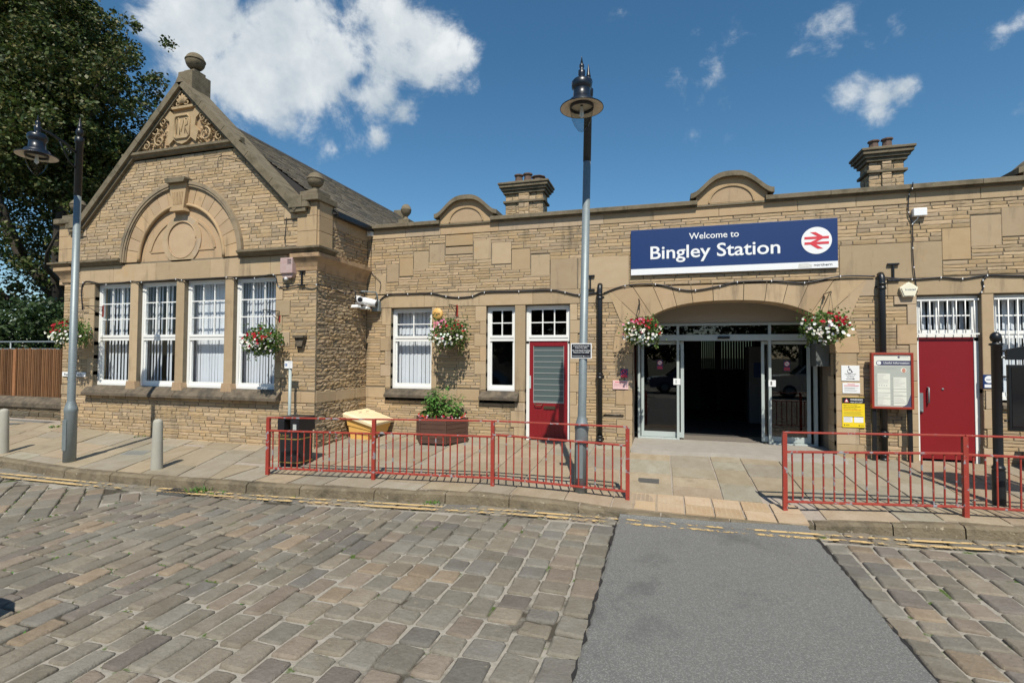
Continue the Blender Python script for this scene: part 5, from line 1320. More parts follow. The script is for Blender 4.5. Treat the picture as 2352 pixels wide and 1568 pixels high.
cable('wall_cable','pair of thin cables falling from the parapet to the five sided alarm',[(3.96,-.13,4.57),(3.95,-.12,4.47),(3.94,-.03,4.40),(3.93,-.03,4.1),(3.98,-.03,3.9),(3.98,-.03,3.5),(3.99,-.03,3.18),(4.03,-.03,2.76)],.008)
cable('wall_cable','thin wire hanging down the corner above the bullet camera',[(-6.22,-.02,4.32),(-6.23,-.02,3.7),(-6.2,-.02,3.5),(-5.98,-.03,3.3),(-6.0,-.03,3.08)],.006,False)
cable('wall_cable','thin wire hanging beside the carved gable pier',[(-7.03,YW-.02,4.35),(-7.05,YW-.02,4.1),(-7.06,YW-.02,3.85),(-6.99,YW-.02,3.79),(-6.8,YW-.02,3.785)],.006,False)
cable('overhead_cable','upper overhead wire from the tree to the gable',[(-17.7,3.2,10.6),(-13.2,.9,8.15),(-9.4,-1.0,6.45),(-7.95,YW-.05,5.62)],.016,False)
cable('overhead_cable','lower overhead wire from the tree to the gable',[(-17.9,3.2,10.2),(-13.3,.9,7.75),(-9.4,-1.0,6.2),(-7.80,YW-.05,5.50)],.013,False)
cable('overhead_cable','loose loops of wire on the gable wall under the right rake',[(-8.75,YW-.03,5.5),(-8.7,YW-.03,5.72),(-8.45,YW-.03,5.70),(-8.1,YW-.03,5.58),(-7.8,YW-.03,5.45),(-7.9,YW-.03,5.3)],.005,False)

# ---------------- street lamps
def lamp(org, label, lean=0., ang=0.):
    t = thing('street_lamp', label, 'street lamp', org, 'cast lamp posts on the pavement'); x,y,z = org
    X = lambda h: x+lean*h
    g = MB(); vs = [(.092,-.3),(.092,.84),(.098,.86),(.098,.90),(.088,.93),(.062,1.02),(.058,1.05),(.052,4.58)]
    g.tube([(X(h),y,z+h) for r_,h in vs],[r_ for r_,h in vs],20); g.build('post', m_galv, t)
    g = MB(); g.box(x-.098,x-.092,y-.05,y+.05,z+.15,z+.75) if 0 else None
    g.box(x-.045,x+.045,y-.098,y-.085,z+.20,z+.72); g.build('access_door', m_galv, t, bevel=.004)
    g = MB(); vs = [(.050,4.58),(.055,4.585),(.055,5.50),(.066,5.51),(.068,5.60),(.05,5.61),(.03,5.63)]
    g.tube([(X(h),y,z+h) for r_,h in vs],[r_ for r_,h in vs],18); g.build('upper_post', m_blk, t)
    g = MB(); c = (X(5.6),y,z)
    g.lathe([(.025,5.62),(.05,5.66),(.058,5.70),(.05,5.74),(.024,5.775),(.035,5.785),(.03,5.80),(.018,5.88),(.004,5.96)],c,16); g.build('spike_finial', m_blk, t)
    # bracket arm towards the road
    ax,ay = X(5.3)+.62*math.sin(ang), y-.62*math.cos(ang); P = lambda f,h: (X(5.3)+(ax-X(5.3))*f, y+(ay-y)*f, z+h)
    g = MB(); g.tube([P(0,5.30),P(.35,5.42),P(.75,5.50),P(1,5.50)],.020,8); g.tube([P(.02,5.02),P(.25,5.14),P(.42,5.34),P(.5,5.44)],.012,6); g.tube([P(.25+.07*math.cos(k*.6)*(1-k/16),5.30+.06*math.sin(k*.6)*(1-k/16)) for k in range(14)],.008,6); g.build('bracket_arm', m_blk, t)
    c = (ax,ay,z-.02)
    ln = MB(); ln.lathe([(.272,5.062),(.278,5.058),(.275,5.072),(.235,5.092),(.175,5.112),(.165,5.15),(.155,5.165),(.115,5.172),(.105,5.30),(.108,5.31),(.128,5.33),(.13,5.40),(.105,5.43),(.04,5.44),(.036,5.47),(.045,5.50),(.045,5.55),(.02,5.57),(.032,5.60),(.03,5.63),(.012,5.645),(.018,5.65),(.003,5.74)],c,36,caps=False); L_ = ln.build('lantern', m_navy, t)
    g = MB(); g.lathe([(.270,5.060),(.20,5.085),(.155,5.098),(.02,5.10)],c,36,caps=False); g.build('reflector', m_shade, L_)
    g = MB(); g.lathe([(.153,5.095),(.153,5.055),(.140,5.055),(.140,5.09)],c,30,caps=False); g.build('bowl_ring', m_sblk, L_)
    g = MB()
    n_=30; prof=[(.143,5.06),(.14,4.99),(.125,4.92),(.09,4.84),(.045,4.775),(.006,4.75)]
    vs=[(c[0]+r_*math.cos(2*math.pi*j/n_),c[1]+r_*math.sin(2*math.pi*j/n_),c[2]+h) for r_,h in prof for j in range(n_)]
    g.add(vs,[(i*n_+j,i*n_+(j+1)%n_,(i+1)*n_+(j+1)%n_,(i+1)*n_+j) for i in range(len(prof)-1) for j in range(n_)],(1,1,1),0,True); g.build('glass_bowl', m_lens, L_)
    g = MB(); g.lathe([(.02,5.08),(.025,5.02),(.03,4.96),(.0,4.93)],c,12); g.build('bulb', m_swhite, L_)
    return t
lamp((-9.751,-3.688,-.171),'tall lamp post standing alone at the left, lantern over the road',.002,.0)
lamp((-1.095,-2.917,-.187),'tall lamp post behind the red railing carrying a black police notice',.0185,.01)
# police notice on the post
t = thing('notice_sign','black notice with white border strapped to the middle lamp post','sign',(-1.12,-2.97,1.66))
xm = -1.10+.0185*1.9-.015; yy = -2.975; a,b = xm-.142,xm+.145; z0,z1 = 1.645,1.855; TP = T_Y(yy)
g = MB(); g.box(a,b,yy-.004,yy,z0,z1); g.build('plate', m_swhite, t, bevel=.012)
g = MB(); g.box(a+.012,b-.012,yy-.006,yy-.0042,z0+.012,z1-.012); g.build('panel', m_sblk, t)
g = MB(); xc = (a+b)/2
for tx,w_,h_,zz in (('Criminal Justice and',.215,.0155,1.813),('Police Act 2001',.165,.0155,1.787),('No Anti-Social Drinking',.245,.0175,1.750),('Maximum Fine £500',.215,.0175,1.722)): textmb(g,tx,xc,zz,w_,h_,TP,.0068,align='C',bold=.012)
textmb(g,'northern',xc+.045,1.672,.075,.010,TP,.0068); g.disc((xc+.035,yy-.006,1.677),.007,n=12,h=.001); g.build('lettering', m_swhite, t)
g = MB(); [g.box(a+.02,xc+.02,yy-.0068,yy-.006,z-.002,z+.002) for z in (1.682,1.673)]; g.build('small_print', m_sgrey, t)
g = MB(); 
for zz in (1.69,1.81): g.lathe([(.060,zz-.008),(.062,zz+.008)],(xm,-2.90,0),16)
g.build('strap', m_galv, t)

# ---------------- bollards
def bollard(org,label,h=.80):
    g = MB(); x,y,z = org
    g.lathe([(.088,-.15),(.086,0),(.075,h*.55),(.068,h*.93),(.060,h*.97),(.045,h*.99),(.02,h),(0,h)],(x,y,z),24,sm=True)
    o = g.build('bollard', m_conc, None, org); o['label']=label; o['category']='bollard'; o['group']='concrete bollards on the pavement'; return o
bollard((-7.81,-3.671,-.169),'round topped concrete bollard in front of the second gable window')
bollard((-11.69,-3.546,-.167),'round topped concrete bollard at the left edge of the picture',.82)
# crack at bollard base is left to the concrete

# ---------------- red railings
def railing(posts, label, tops=.94, n=16, seed=1):
    """posts: list of (x,y,h)"""
    t = thing('railing', label, 'railing', (posts[0][0],posts[0][1],zp(posts[0][0],posts[0][1])), 'red railings along the kerb')
    rr = random.Random(seed)
    B_ = [Vector((p_[0],p_[1],zp(p_[0],p_[1]))) for p_ in posts]; HS = [p_[2]-.01 for p_ in posts]
    for k,p in enumerate(B_):
        g = MB(); s_ = .026; d = ((B_[min(k+1,len(B_)-1)]-B_[max(k-1,0)])); d.z=0; d.normalize(); nn = Vector((-d.y,d.x,0))
        vs = [p+d*a*s_+nn*b*s_+Vector((0,0,z)) for z in (-.1,HS[k]-.012) for a,b in ((-1,-1),(1,-1),(1,1),(-1,1))]
        g.add(vs,[(0,1,5,4),(1,2,6,5),(2,3,7,6),(3,0,4,7),(4,5,6,7),(3,2,1,0)]); g.build('post', m_rail, t, bevel=.003)
    for k,(p,q) in enumerate(zip(B_,B_[1:])):
        d = (q-p); L = d.length; d.normalize(); nn = Vector((-d.y,d.x,0)).normalized(); U = Vector((0,0,1))
        def bar(z,r1,r2,name,e0=.026,e1=.026):
            g = MB(); a = p+d*e0+U*z; b = q-d*e1+U*z
            vs = [P+nn*i*r1+U*j*r2 for P in (a,b) for i,j in ((-1,-1),(1,-1),(1,1),(-1,1))]
            g.add(vs,[(0,1,5,4),(1,2,6,5),(2,3,7,6),(3,0,4,7),(3,2,1,0),(4,5,6,7)]); g.build(name, m_rail, t, bevel=.004)
        def bar2(k,j,r1,r2,name,e0,e1):
            g = MB(); a = p+d*e0+U*(HS[k]+j); b = q-d*e1+U*(HS[k+1]+j)
            vs = [P+nn*i*r1+U*jj*r2 for P in (a,b) for i,jj in ((-1,-1),(1,-1),(1,1),(-1,1))]
            g.add(vs,[(0,1,5,4),(1,2,6,5),(2,3,7,6),(3,0,4,7),(3,2,1,0),(4,5,6,7)]); g.build(name, m_rail, t, bevel=.004)
        H = (HS[k]+HS[k+1])/2
        jz = rr.uniform(-.012,.002); mz = .765*H; bz = .125*H
        bar2(k,jz,.024,.010,'handrail',-.02 if k == 0 else .003,.003); bar(mz+jz*.5,.022,.012,'mid_rail'); bar(bz+jz*.5,.022,.012,'bottom_rail')
        for i in range(n):
            f = (i+.75)/(n+.5); c = p+(q-p)*f
            g = MB(); j = rr.uniform(-.004,.004); g.tube([c+d*j+U*bz,c+d*rr.uniform(-.003,.003)+U*mz],.0105,8,cap=False); g.build('baluster', m_rail, t)
    return t
railing([(-5.813,-3.486,.895),(-4.10,-3.288,.906),(-2.322,-3.069,.931),(-.455,-2.993,.986)],'chipped red metal railing in three bays left of the crossing')
railing([(1.454,-2.866,.985),(3.36,-2.775,.95),(5.25,-2.62,.95),(7.15,-2.42,.95)],'chipped red metal railing right of the crossing, in front of the red door',n=16,seed=2)

# ---------------- parking sign on post
t = thing('parking_sign','small white parking sign on a grey post behind the litter bin','sign post',(-6.70,-2.0,-.12))
g = MB(); g.tube([(-6.69,-1.98,-.2),(-6.69,-1.98,1.43)],.028,14); g.build('post', M('grey_post_paint',(.36,.41,.40),.45), t)
TP = T_Y(-2.012); g = MB(); g.box(-6.79,-6.615,-2.018,-2.012,1.425,1.562); g.build('plate', m_swhite, t)
g = MB(); g.box(-6.779,-6.728,-2.0195,-2.0182,1.468,1.515); g.build('blue_panel', M('parking_blue',(.01,.10,.32),.4), t)
g = MB(); textmb(g,'P',-6.753,1.474,None,.036,TP,.0082,align='C',bold=.03); g.build('letter', m_swhite, t)
g = MB(); textmb(g,'Station',-6.708,1.530,.078,.014,TP,.0068); textmb(g,'users',-6.70,1.493,.055,.010,TP,.0068); textmb(g,'only',-6.70,1.455,.048,.010,TP,.0068); g.build('lettering', m_sblk, t)

# ---------------- litter bin
t = thing('litter_bin','black litter bin with gold bands behind the left end of the railing','litter bin',(-5.98,-2.74,-.18))
cx,cy,z0 = -5.86,-2.80,-.15
def octo(w,k,z):
    w *= .79; k *= .79
    return [(cx-w+k,cy-w,z),(cx+w-k,cy-w,z),(cx+w,cy-w+k,z),(cx+w,cy+w-k,z),(cx+w-k,cy+w,z),(cx-w+k,cy+w,z),(cx-w,cy+w-k,z),(cx-w,cy-w+k,z)]
def loft(g, rings, cap=True):
    n = len(rings[0]); vs = [p for r_ in rings for p in r_]
    g.add(vs,[(k*n+i,k*n+(i+1)%n,(k+1)*n+(i+1)%n,(k+1)*n+i) for k in range(len(rings)-1) for i in range(n)])
    if cap: g.add(rings[0],[tuple(range(n))[::-1]]); g.add(rings[-1],[tuple(range(n))])
g = MB(); loft(g,[octo(.245,.07,z0),octo(.255,.07,z0+.03),octo(.26,.07,z0+.57)]); bd = g.build('body', m_litter, t, bevel=.006)
g = MB(); g.box(cx-.207,cx-.075,cy-.207,cy+.207,z0+.57,z0+.77); g.build('hood_side', m_litter, t, bevel=.01)
g = MB(); g.box(cx+.045,cx+.207,cy-.207,cy+.207,z0+.57,z0+.77); g.build('hood_side', m_litter, t, bevel=.01)
g = MB(); g.box(cx-.21,cx+.21,cy-.21,cy+.21,z0+.77,z0+.81); g.build('hood', m_litter, t, bevel=.015)
for zz in (z0+.45,z0+.07): g = MB(); loft(g,[octo(.2635,.07,zz),octo(.2635,.07,zz+.018)],False); g.build('gold_band', m_gold, t)
g = MB(); textmb(g,'Litter',cx-.14,z0+.495,.17,.042,T_Y(cy-.206),.0035,bold=.0); g.build('lettering', m_gold, t)
g = MB(); g.box(cx+.10,cx+.165,cy-.2105,cy-.2075,z0+.61,z0+.70); g.build('sticker', m_sgrey, t)

# ---------------- grit bin
t = thing('grit_bin','yellow plastic grit bin with faded lid in the corner by the side wall','grit bin',(-5.9,-.75,-.05))
gz = -.05
def gring(x0,x1,y0,y1,zb,zf): return [(x0,y0,gz+zb),(x1,y0,gz+zf),(x1,y1,gz+zf),(x0,y1,gz+zb)]
g = MB(); loft(g,[gring(-6.17,-5.73,-.79,-.13,0,0),gring(-6.18,-5.72,-.80,-.12,.14,.10),gring(-6.19,-5.705,-.815,-.105,.14,.10),gring(-6.20,-5.69,-.83,-.09,.29,.20),gring(-6.215,-5.675,-.845,-.075,.29,.20),gring(-6.235,-5.655,-.86,-.06,.48,.32)]); g.build('body', m_grit, t, bevel=.01)
g = MB(); loft(g,[gring(-6.285,-5.61,-.905,-.02,.47,.29),gring(-6.29,-5.60,-.91,-.015,.54,.345),gring(-6.25,-5.65,-.87,-.05,.565,.375)])
for yy in (-.62,-.34):
    a = [(-6.20,yy,gz+.54),(-6.10,yy,gz+.51),(-6.10,yy+.12,gz+.51),(-6.20,yy+.12,gz+.54)]; loft(g,[a,[(p[0],p[1],p[2]+.025) for p in a]])
g.build('lid', m_gritlid, t, bevel=.012)
g = MB()
for yy in (-.66,-.40): g.box(-5.735,-5.722,yy,yy+.14,gz+.01,gz+.07)
g.build('fork_slot', m_sblk, t)

# ---------------- planter
t = thing('planter','brown hexagonal timber planter with tall leafy plants between the two small windows','planter',(-4.10,-.52,-.06))
px,py,pz = -4.26,-.50,-.06
def hexr(r_,z,k=0): r_=r_*1.18; return [(px+r_*math.cos(R(60*i+2)),py+r_*math.sin(R(60*i+2)),pz+z) for i in range(6)]
g = MB()
for k in range(5):
    a,b = .05+.092*k,.05+.092*k+.086
    loft(g,[hexr(.455,a),hexr(.455,b)])
g.build('box', m_plant, t, bevel=.006)
g = MB()
for i in range(6):
    c = hexr(.458,0)[i]; g = MB(); g.box(c[0]-.012,c[0]+.012,c[1]-.012,c[1]+.012,pz+.04,pz+.52); g.build('corner_trim', m_plant, t)
g = MB(); loft(g,[hexr(.40,0),hexr(.40,.06)]); g.build('base', m_sblk, t)
g = MB(); loft(g,[hexr(.42,.48),hexr(.42,.515)]); g.build('soil', m_soil, t)
rr = random.Random(12); g = MB(); st = MB()
PG = [(.10,.24,.05),(.13,.28,.06),(.09,.20,.045),(.16,.31,.08)]
for _ in range(38):
    a = rr.random()*6.28; q = rr.random()**.5*.34; bx,by = px+q*math.cos(a),py+q*.8*math.sin(a); h = rr.uniform(.25,.62)*(1.25-abs(bx-px+.04)*1.9); tx,ty = bx+rr.gauss(0,.09),by+rr.gauss(0,.06)
    zb = pz+.5; st.tube([(bx,by,zb),((bx+tx)/2+.01,(by+ty)/2,zb+h*.55),(tx,ty,zb+h)],[.006,.005,.003],5,(.12,.2,.05))
    for k in range(15):
        f = .25+.75*k/14; p = Vector((bx+(tx-bx)*f,by+(ty-by)*f,zb+h*f)); o = rr.random()*6.28; rdx = .06*rr.uniform(.4,1.4)
        c = rr.choice(PG); fx = rr.uniform(.8,1.15); c = tuple(v*fx for v in c); e = Vector((math.cos(o),math.sin(o),rr.uniform(-.5,.25))); s_ = rr.uniform(.06,.11); n_ = e.cross(Vector((0,0,1))).normalized(); b0 = p+e*rdx*.5
        g.add([b0,b0+e*s_*.45+n_*s_*.34+Vector((0,0,.004)),b0+e*s_-Vector((0,0,.02)),b0+e*s_*.45-n_*s_*.34+Vector((0,0,.004))],[(0,1,2),(0,2,3)],c)
leafcluster(g,(px,py,pz+.56),.48,560,.055,[(.16,.24,.05),(.10,.19,.04),(.22,.28,.08)],rr,(1,.85,.24),.1)
g.build('foliage', m_leaf, t); st.build('stems', m_leaf, t)
g = MB()
for _ in range(60):
    a = R(rr.uniform(175,375)); petal5(g,Vector((px+.47*math.cos(a),py+.44*math.sin(a),pz+.53+rr.uniform(-.01,.05))),rr.uniform(.012,.02),rr.choice([(.6,.01,.03),(.75,.2,.3),(.85,.8,.8),(.5,.01,.05),(.8,.1,.02)]),rr)
g.build('bedding_flowers', m_petal, t)['kind']='stuff'

# ---------------- information board
t = thing('information_board','red framed passenger information board standing left of the plain red door','notice board',(3.63,-.2,0))
yb_ = -.17; TB = T_Y(yb_); x0,x1,z0,z1 = 3.31,3.90,.845,1.765
for xx in (3.325,3.83): g = MB(); g.box(xx,xx+.06,yb_+.02,yb_+.07,-.15,z0+.2); g.build('post', m_blk, t)
g = MB(); g.box(x0,x1,yb_-.0,yb_+.06,z0,z1); g.build('case', m_fred, t, bevel=.004)
g = MB(); f=.035
g.box(x0,x0+f,yb_-.025,yb_,z0,z1); g.box(x1-f,x1,yb_-.025,yb_,z0,z1); g.box(x0+f,x1-f,yb_-.025,yb_,z0,z0+f); g.box(x0+f,x1-f,yb_-.025,yb_,z1-f,z1); g.build('frame', m_fred, t, bevel=.003)
g = MB(); g.box(x0+f,x1-f,yb_-.006,yb_-.001,z0+f,z1-f); po = g.build('poster', M('poster_grey_green',(.40,.42,.38),.5), t)
g = MB(); g.box(x0+f,x1-f,yb_-.0075,yb_-.006,1.545,z1-f)
for a,b,c,d in ((3.395,3.575,.90,1.005),(3.395,3.575,1.015,1.10),(3.395,3.575,1.11,1.17),(3.395,3.575,1.18,1.42),(3.62,3.80,.90,.935),(3.62,3.80,.945,1.05),(3.62,3.80,1.06,1.12),(3.62,3.80,1.13,1.165),(3.62,3.80,1.175,1.36)): g.box(a,b,yb_-.0085,yb_-.006,c,d)
g.build('pale_panels', m_screm, po)
NV = M('poster_navy',(.07,.075,.13),.5)
g = MB(); g.box(3.42,x1-f,yb_-.0095,yb_-.0078,1.555,1.635); g.disc((3.42,yb_-.0078,1.595),.040,n=24,h=.0018); g.disc((3.70,yb_-.0078,1.69),.016,n=16,h=.0018); g.prism([(3.865,.88),(3.865,1.1),(3.81,.93),(3.74,.88)][::-1],-yb_*0+.010,.006,TB); g.build('navy_band', NV, po)
g = MB(); textmb(g,'Useful Information',3.485,1.583,.36,.028,TB,.0115,bold=.014); g.disc((3.42,yb_-.0098,1.595),.030,n=24,h=.0012); g.build('band_lettering', m_swhite, po)
g = MB(); textmb(g,'i',3.42,1.58,None,.030,TB,.0125,align='C',bold=.03); textmb(g,'Welcome to Bingley Station',3.41,1.50,.26,.014,TB,.0075,bold=.004); textmb(g,'northern',3.72,1.683,.11,.016,TB,.0090)
for zz in (1.40,1.165,1.10,.995): g.disc((3.375,yb_-.006,zz-.01),.010,n=14,h=.002,r0=.007)
for zz in (1.355,1.16,1.115,1.04,.985,.93): g.disc((3.605,yb_-.006,zz-.01),.010,n=14,h=.002)
for k in range(4): g.disc((3.42+.035*k,yb_-.0085,1.225),.009,n=10,h=.001)
g.build('print', m_sline, po)
g = MB(); rr = random.Random(4)
for a,c,d in ((3.40,.905,1.0),(3.40,1.02,1.09),(3.40,1.25,1.41),(3.625,.95,1.04),(3.625,1.065,1.11),(3.625,1.20,1.35)):
    z = d-.01
    while z > c: g.box(a,a+rr.uniform(.06,.165),yb_-.0092,yb_-.0085,z-.0025,z+.0015); z -= .016
g.build('small_print', m_sline, po)
g = MB(); g.lathe([(.040,0),(.038,.002)],(3.765,yb_-.006,1.475),24,axis=(0,-1,0)); pp = g.build('portrait_ground', m_screm, po)
g = MB(); vs=[(3.768+.026*math.cos(k*math.pi/10),yb_-.0095,1.475+.036*math.sin(k*math.pi/10)) for k in range(20)]; g.add(vs,[tuple(range(20))]); g.build('portrait', M('portrait_skin',(.58,.27,.20),.6,var=[(60,.7,(.7,.6,.55))]), po)

# ---------------- black post and noticeboard at the right edge
t = thing('heritage_noticeboard','black noticeboard with ball topped posts at the right edge','notice board',(4.0,-2.12,-.15))
def bpost(x,y):
    g = MB(); z = zp(x,y)
    g.lathe([(.066,-.1),(.066,.42),(.060,.44),(.072,.455),(.060,.47),(.050,.50),(.049,1.965),(.068,1.975),(.068,1.995),(.035,2.005),(.034,2.015),(.05,2.03),(.060,2.07),(.05,2.11),(.025,2.135),(0,2.14)],(x,y,z),24); g.build('post', m_blk, t)
bpost(3.98,-2.18); bpost(5.10,-2.12)
g = MB(); yy=-2.12
g.box(4.12,5.03,yy-.025,yy+.025,.78,1.60); fr_ = g.build('board', m_blk, t, bevel=.006)
g = MB(); g.box(4.15,5.0,yy-.030,yy-.0255,.81,1.57); g.build('glazing', M('dark_board_glazing',(.01,.01,.012),.08,spec=.6), fr_)
g = MB(); g.prism([(4.11,1.66),(5.04,1.66),(5.04,1.79),(4.85,1.83),(4.575,1.94),(4.30,1.83),(4.11,1.79)],.02,-.02,T_Y(yy)); g.build('header_panel', m_blk, t, bevel=.004)
g = MB()
for zz in (.90,1.45,1.69,1.77):
    g.tube([(4.08,yy,zz),(4.14,yy,zz)],.012,6); g.tube([(5.0,yy,zz),(5.07,yy,zz)],.012,6)
g.build('lug', m_blk, t)
# dark timber tub under the window at the far right
t = thing('planter','dark brown timber planter under the barred window at the right edge','planter',(5.75,-.5,0))
g = MB(); 
for k in range(5): g.box(5.38,6.2,-.95,-.25,-.02+.12*k,.09+.12*k)
g.build('box', m_plant, t, bevel=.006)
rr = random.Random(5); g = MB(); leafcluster(g,(5.8,-.6,.60),.42,260,.06,LG,rr,(1,.8,.35),.1); g.build('foliage', m_leaf, t)

# ---------------- covers and drain
def cover(name,label,q,mat=m_iron):
    z = [zp(x,y)+.006 for x,y in q]; g = MB(); cx=sum(p[0] for p in q)/4; cy=sum(p[1] for p in q)/4
    t = thing(name,label,'cover',(cx,cy,min(z)))
    g.add([(x,y,a-.02) for (x,y),a in zip(q,z)]+[(x,y,a) for (x,y),a in zip(q,z)],[(4,5,6,7),(0,1,5,4),(1,2,6,5),(2,3,7,6),(3,0,4,7)]); g.build('frame', mat, t)
    g = MB()
    for k in range(9):
        f0,f1 = .07+k*.096,.07+k*.096+.06
        P = lambda u,v: (q[0][0]+(q[1][0]-q[0][0])*u+(q[3][0]-q[0][0])*v, q[0][1]+(q[1][1]-q[0][1])*u+(q[3][1]-q[0][1])*v)
        vs = [P(f0,.1),P(f1,.1),P(f1,.9),P(f0,.9)]; g.add([(x,y,zp(x,y)+.010) for x,y in vs],[(0,1,2,3)])
    g.build('rib', mat, t); return t
cover('utility_cover','oblong iron cover set in the flagstones by the tactile paving',[(-.36,-2.20),(-.06,-2.20),(-.06,-1.98),(-.36,-1.98)])
cover('utility_cover','square grey cover set in the flagstones near the left bollard',[(-9.40,-3.10),(-8.98,-3.00),(-9.18,-2.68),(-9.58,-2.80)],M('cover_slab',(.24,.24,.22),.8))
t = thing('gully_grate','iron gully grate in the gutter below the kerb','drain grate',(-6.65,-4.15,-.3)); g = MB(); g.box(-6.95,-6.45,-4.36,-4.08,RZ-.02,RZ+.012)
g.build('frame', m_iron, t); g = MB()
for k in range(8): g.box(-6.90+.055*k,-6.875+.055*k,-4.33,-4.11,RZ+.012,RZ+.018)
g.build('bars', m_sblk, t)

# ================================================================== LEFT: LOW WALL, FENCE, TREE, SHRUBS
t = thing('boundary_wall','low dark stone wall with sloped coping under the timber fence','wall',(-13.6,-1.2,0))
rr = random.Random(91); rub = MB(); mor = MB(); YB = -1.25
DC = [(.17,.135,.09),(.20,.155,.10),(.14,.115,.08),(.23,.18,.12),(.16,.14,.105)]
courses(rub,mor,T_Y(YB),lambda w:-26,lambda w:-13.10,-.4,.36,[],rr,(.09,.13),(.2,.6),.008,DC,thick=.3)
rub.build('wall', m_rub, t); mor.build('core', m_mor, t)
g = MB(); u=-26
while u < -13.15:
    l = min(1.5,-13.10-u)
    P = [(-.05,.36),(-.05,.46),(.10,.60),(.28,.60),(.34,.36)]; vs = [(u+.004,YB+y_,z_) for y_,z_ in P]+[(u+l-.004,YB+y_,z_) for y_,z_ in P]
    g.add(vs,[(i,(i+1)%5,(i+1)%5+5,i+5) for i in range(5)]+[(4,3,2,1,0),(5,6,7,8,9)]); u += l
g.build('coping', m_sil, t)
t = thing('timber_fence','brown close boarded timber fence on top of the low wall','fence',(-13.6,-1.0,.58))
g = MB(); rr = random.Random(6); x = -26.0
while x < -13.45:
    w = .098; f = rr.uniform(.65,1.2); c = (.20*f,.105*f,.052*f); y0 = YB+.22+rr.uniform(-.004,.004); h = 1.80+rr.uniform(-.015,.015)
    P = [(x,.60),(x+w,.60),(x+w,h-.03),(x+w*.75,h),(x+w*.25,h),(x,h-.03)]
    g.prism(P,0,-.022,T_Y(y0),c); g.prism([(x+w*.28,.60),(x+w*.72,.60),(x+w*.72,h-.02),(x+w*.28,h-.02)],.014,-.0,T_Y(y0),c); x += w+rr.uniform(.022,.034)
g.build('boards', m_wood, t)
g = MB(); g.box(-26,-13.45,YB+.245,YB+.30,.75,.83,(.3,.14,.07)); g.box(-26,-13.45,YB+.245,YB+.30,1.5,1.58,(.3,.14,.07)); g.build('rails', m_wood, t)
for x in (-13.42,-15.9,-18.4,-20.9): g = MB(); g.box(x-.05,x+.05,YB+.20,YB+.32,.55,1.78,(.36,.17,.08)); g.build('post', m_wood, t)
g = MB()
for k in range(3): g.box(-13.37+.10*k,-13.29+.10*k,YB+.30,YB+.32,.6,1.78,(.30,.14,.07))
g.build('return_boards', m_wood, t)
t = thing('tube_barrier','galvanised tube barrier with rounded end above the timber fence','barrier',(-13.6,-.9,1.8))
g = MB(); yq = YB+.45
g.tube([(-26,yq,1.98),(-13.75,yq,1.98),(-13.55,yq,1.96),(-13.46,yq,1.88),(-13.55,yq,1.80),(-13.75,yq,1.79),(-26,yq,1.79)],.022,8); g.build('rail', m_galv, t)
g = MB()
for x in (-14.0,-16.5,-19): g.tube([(x,yq,.3),(x,yq,1.98)],.02,8)
g.build('upright', m_galv, t)

# big sycamore
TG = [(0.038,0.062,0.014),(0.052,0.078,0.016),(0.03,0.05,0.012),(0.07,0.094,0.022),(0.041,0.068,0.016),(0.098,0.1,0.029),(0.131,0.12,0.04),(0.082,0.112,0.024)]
def xr(z):  # right edge of the crown at Y=5
    return lerp_tab([(0,-25.2),(5,-25.0),(6,-24.8),(7.6,-24.4),(8.5,-23.3),(10,-22.5),(12.3,-22.2),(13.6,-22.6),(15,-23.3),(18,-24.6),(22,-27)],z)
def crown(g, n_blob, zlo, zhi, xlo, yc, dy, rr, size=.20, per=520, xrf=xr, cols=TG, rad=(.8,1.5)):
    for _ in range(n_blob):
        r_ = rr.uniform(*rad); z = rr.uniform(zlo,zhi); xe = xrf(z)-.6-r_*.95
        x = rr.uniform(xlo,xe) if rr.random() < .7 else xe-abs(rr.gauss(0,1.0)); y = yc+rr.gauss(0,dy)
        f = rr.uniform(.7,1.25); leafcluster(g,(x,y,z),r_,int(per*(r_/1.2)**2),size,[tuple(v*f for v in c) for c in cols],rr,(1.05,1.05,.75),.15)
t = thing('tree','tall broad sycamore with dense dark crown filling the left of the sky','tree',(-25.5,6,0))
g = MB(); rr = random.Random(44)
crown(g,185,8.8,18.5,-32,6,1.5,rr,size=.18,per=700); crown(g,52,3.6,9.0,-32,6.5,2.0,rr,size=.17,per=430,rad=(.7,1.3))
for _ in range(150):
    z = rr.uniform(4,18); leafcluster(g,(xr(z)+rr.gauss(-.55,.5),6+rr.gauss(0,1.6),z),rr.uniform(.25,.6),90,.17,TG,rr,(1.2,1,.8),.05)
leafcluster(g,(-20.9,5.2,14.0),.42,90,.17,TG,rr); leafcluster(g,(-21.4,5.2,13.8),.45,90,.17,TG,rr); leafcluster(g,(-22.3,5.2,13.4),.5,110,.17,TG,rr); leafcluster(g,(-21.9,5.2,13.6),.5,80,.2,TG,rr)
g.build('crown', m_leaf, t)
g = MB()
def limb(pts,r0,r1,n=9):
    k = len(pts)-1; g.tube(pts,[r0+(r1-r0)*i/k for i in range(k+1)],n)
limb([(-25.5,6,-.3),(-25.4,6,2.5),(-25.7,6.1,5),(-25.9,6,9),(-26.2,6,15)],.48,.15)
limb([(-25.5,6,3),(-25.2,5.6,5),(-24.9,5.4,7.2),(-24.5,5.6,9.8),(-24.1,6,12)],.26,.05); limb([(-25.6,6,4),(-27.2,5.4,6),(-28.8,5,9),(-29.5,5,12)],.26,.06)
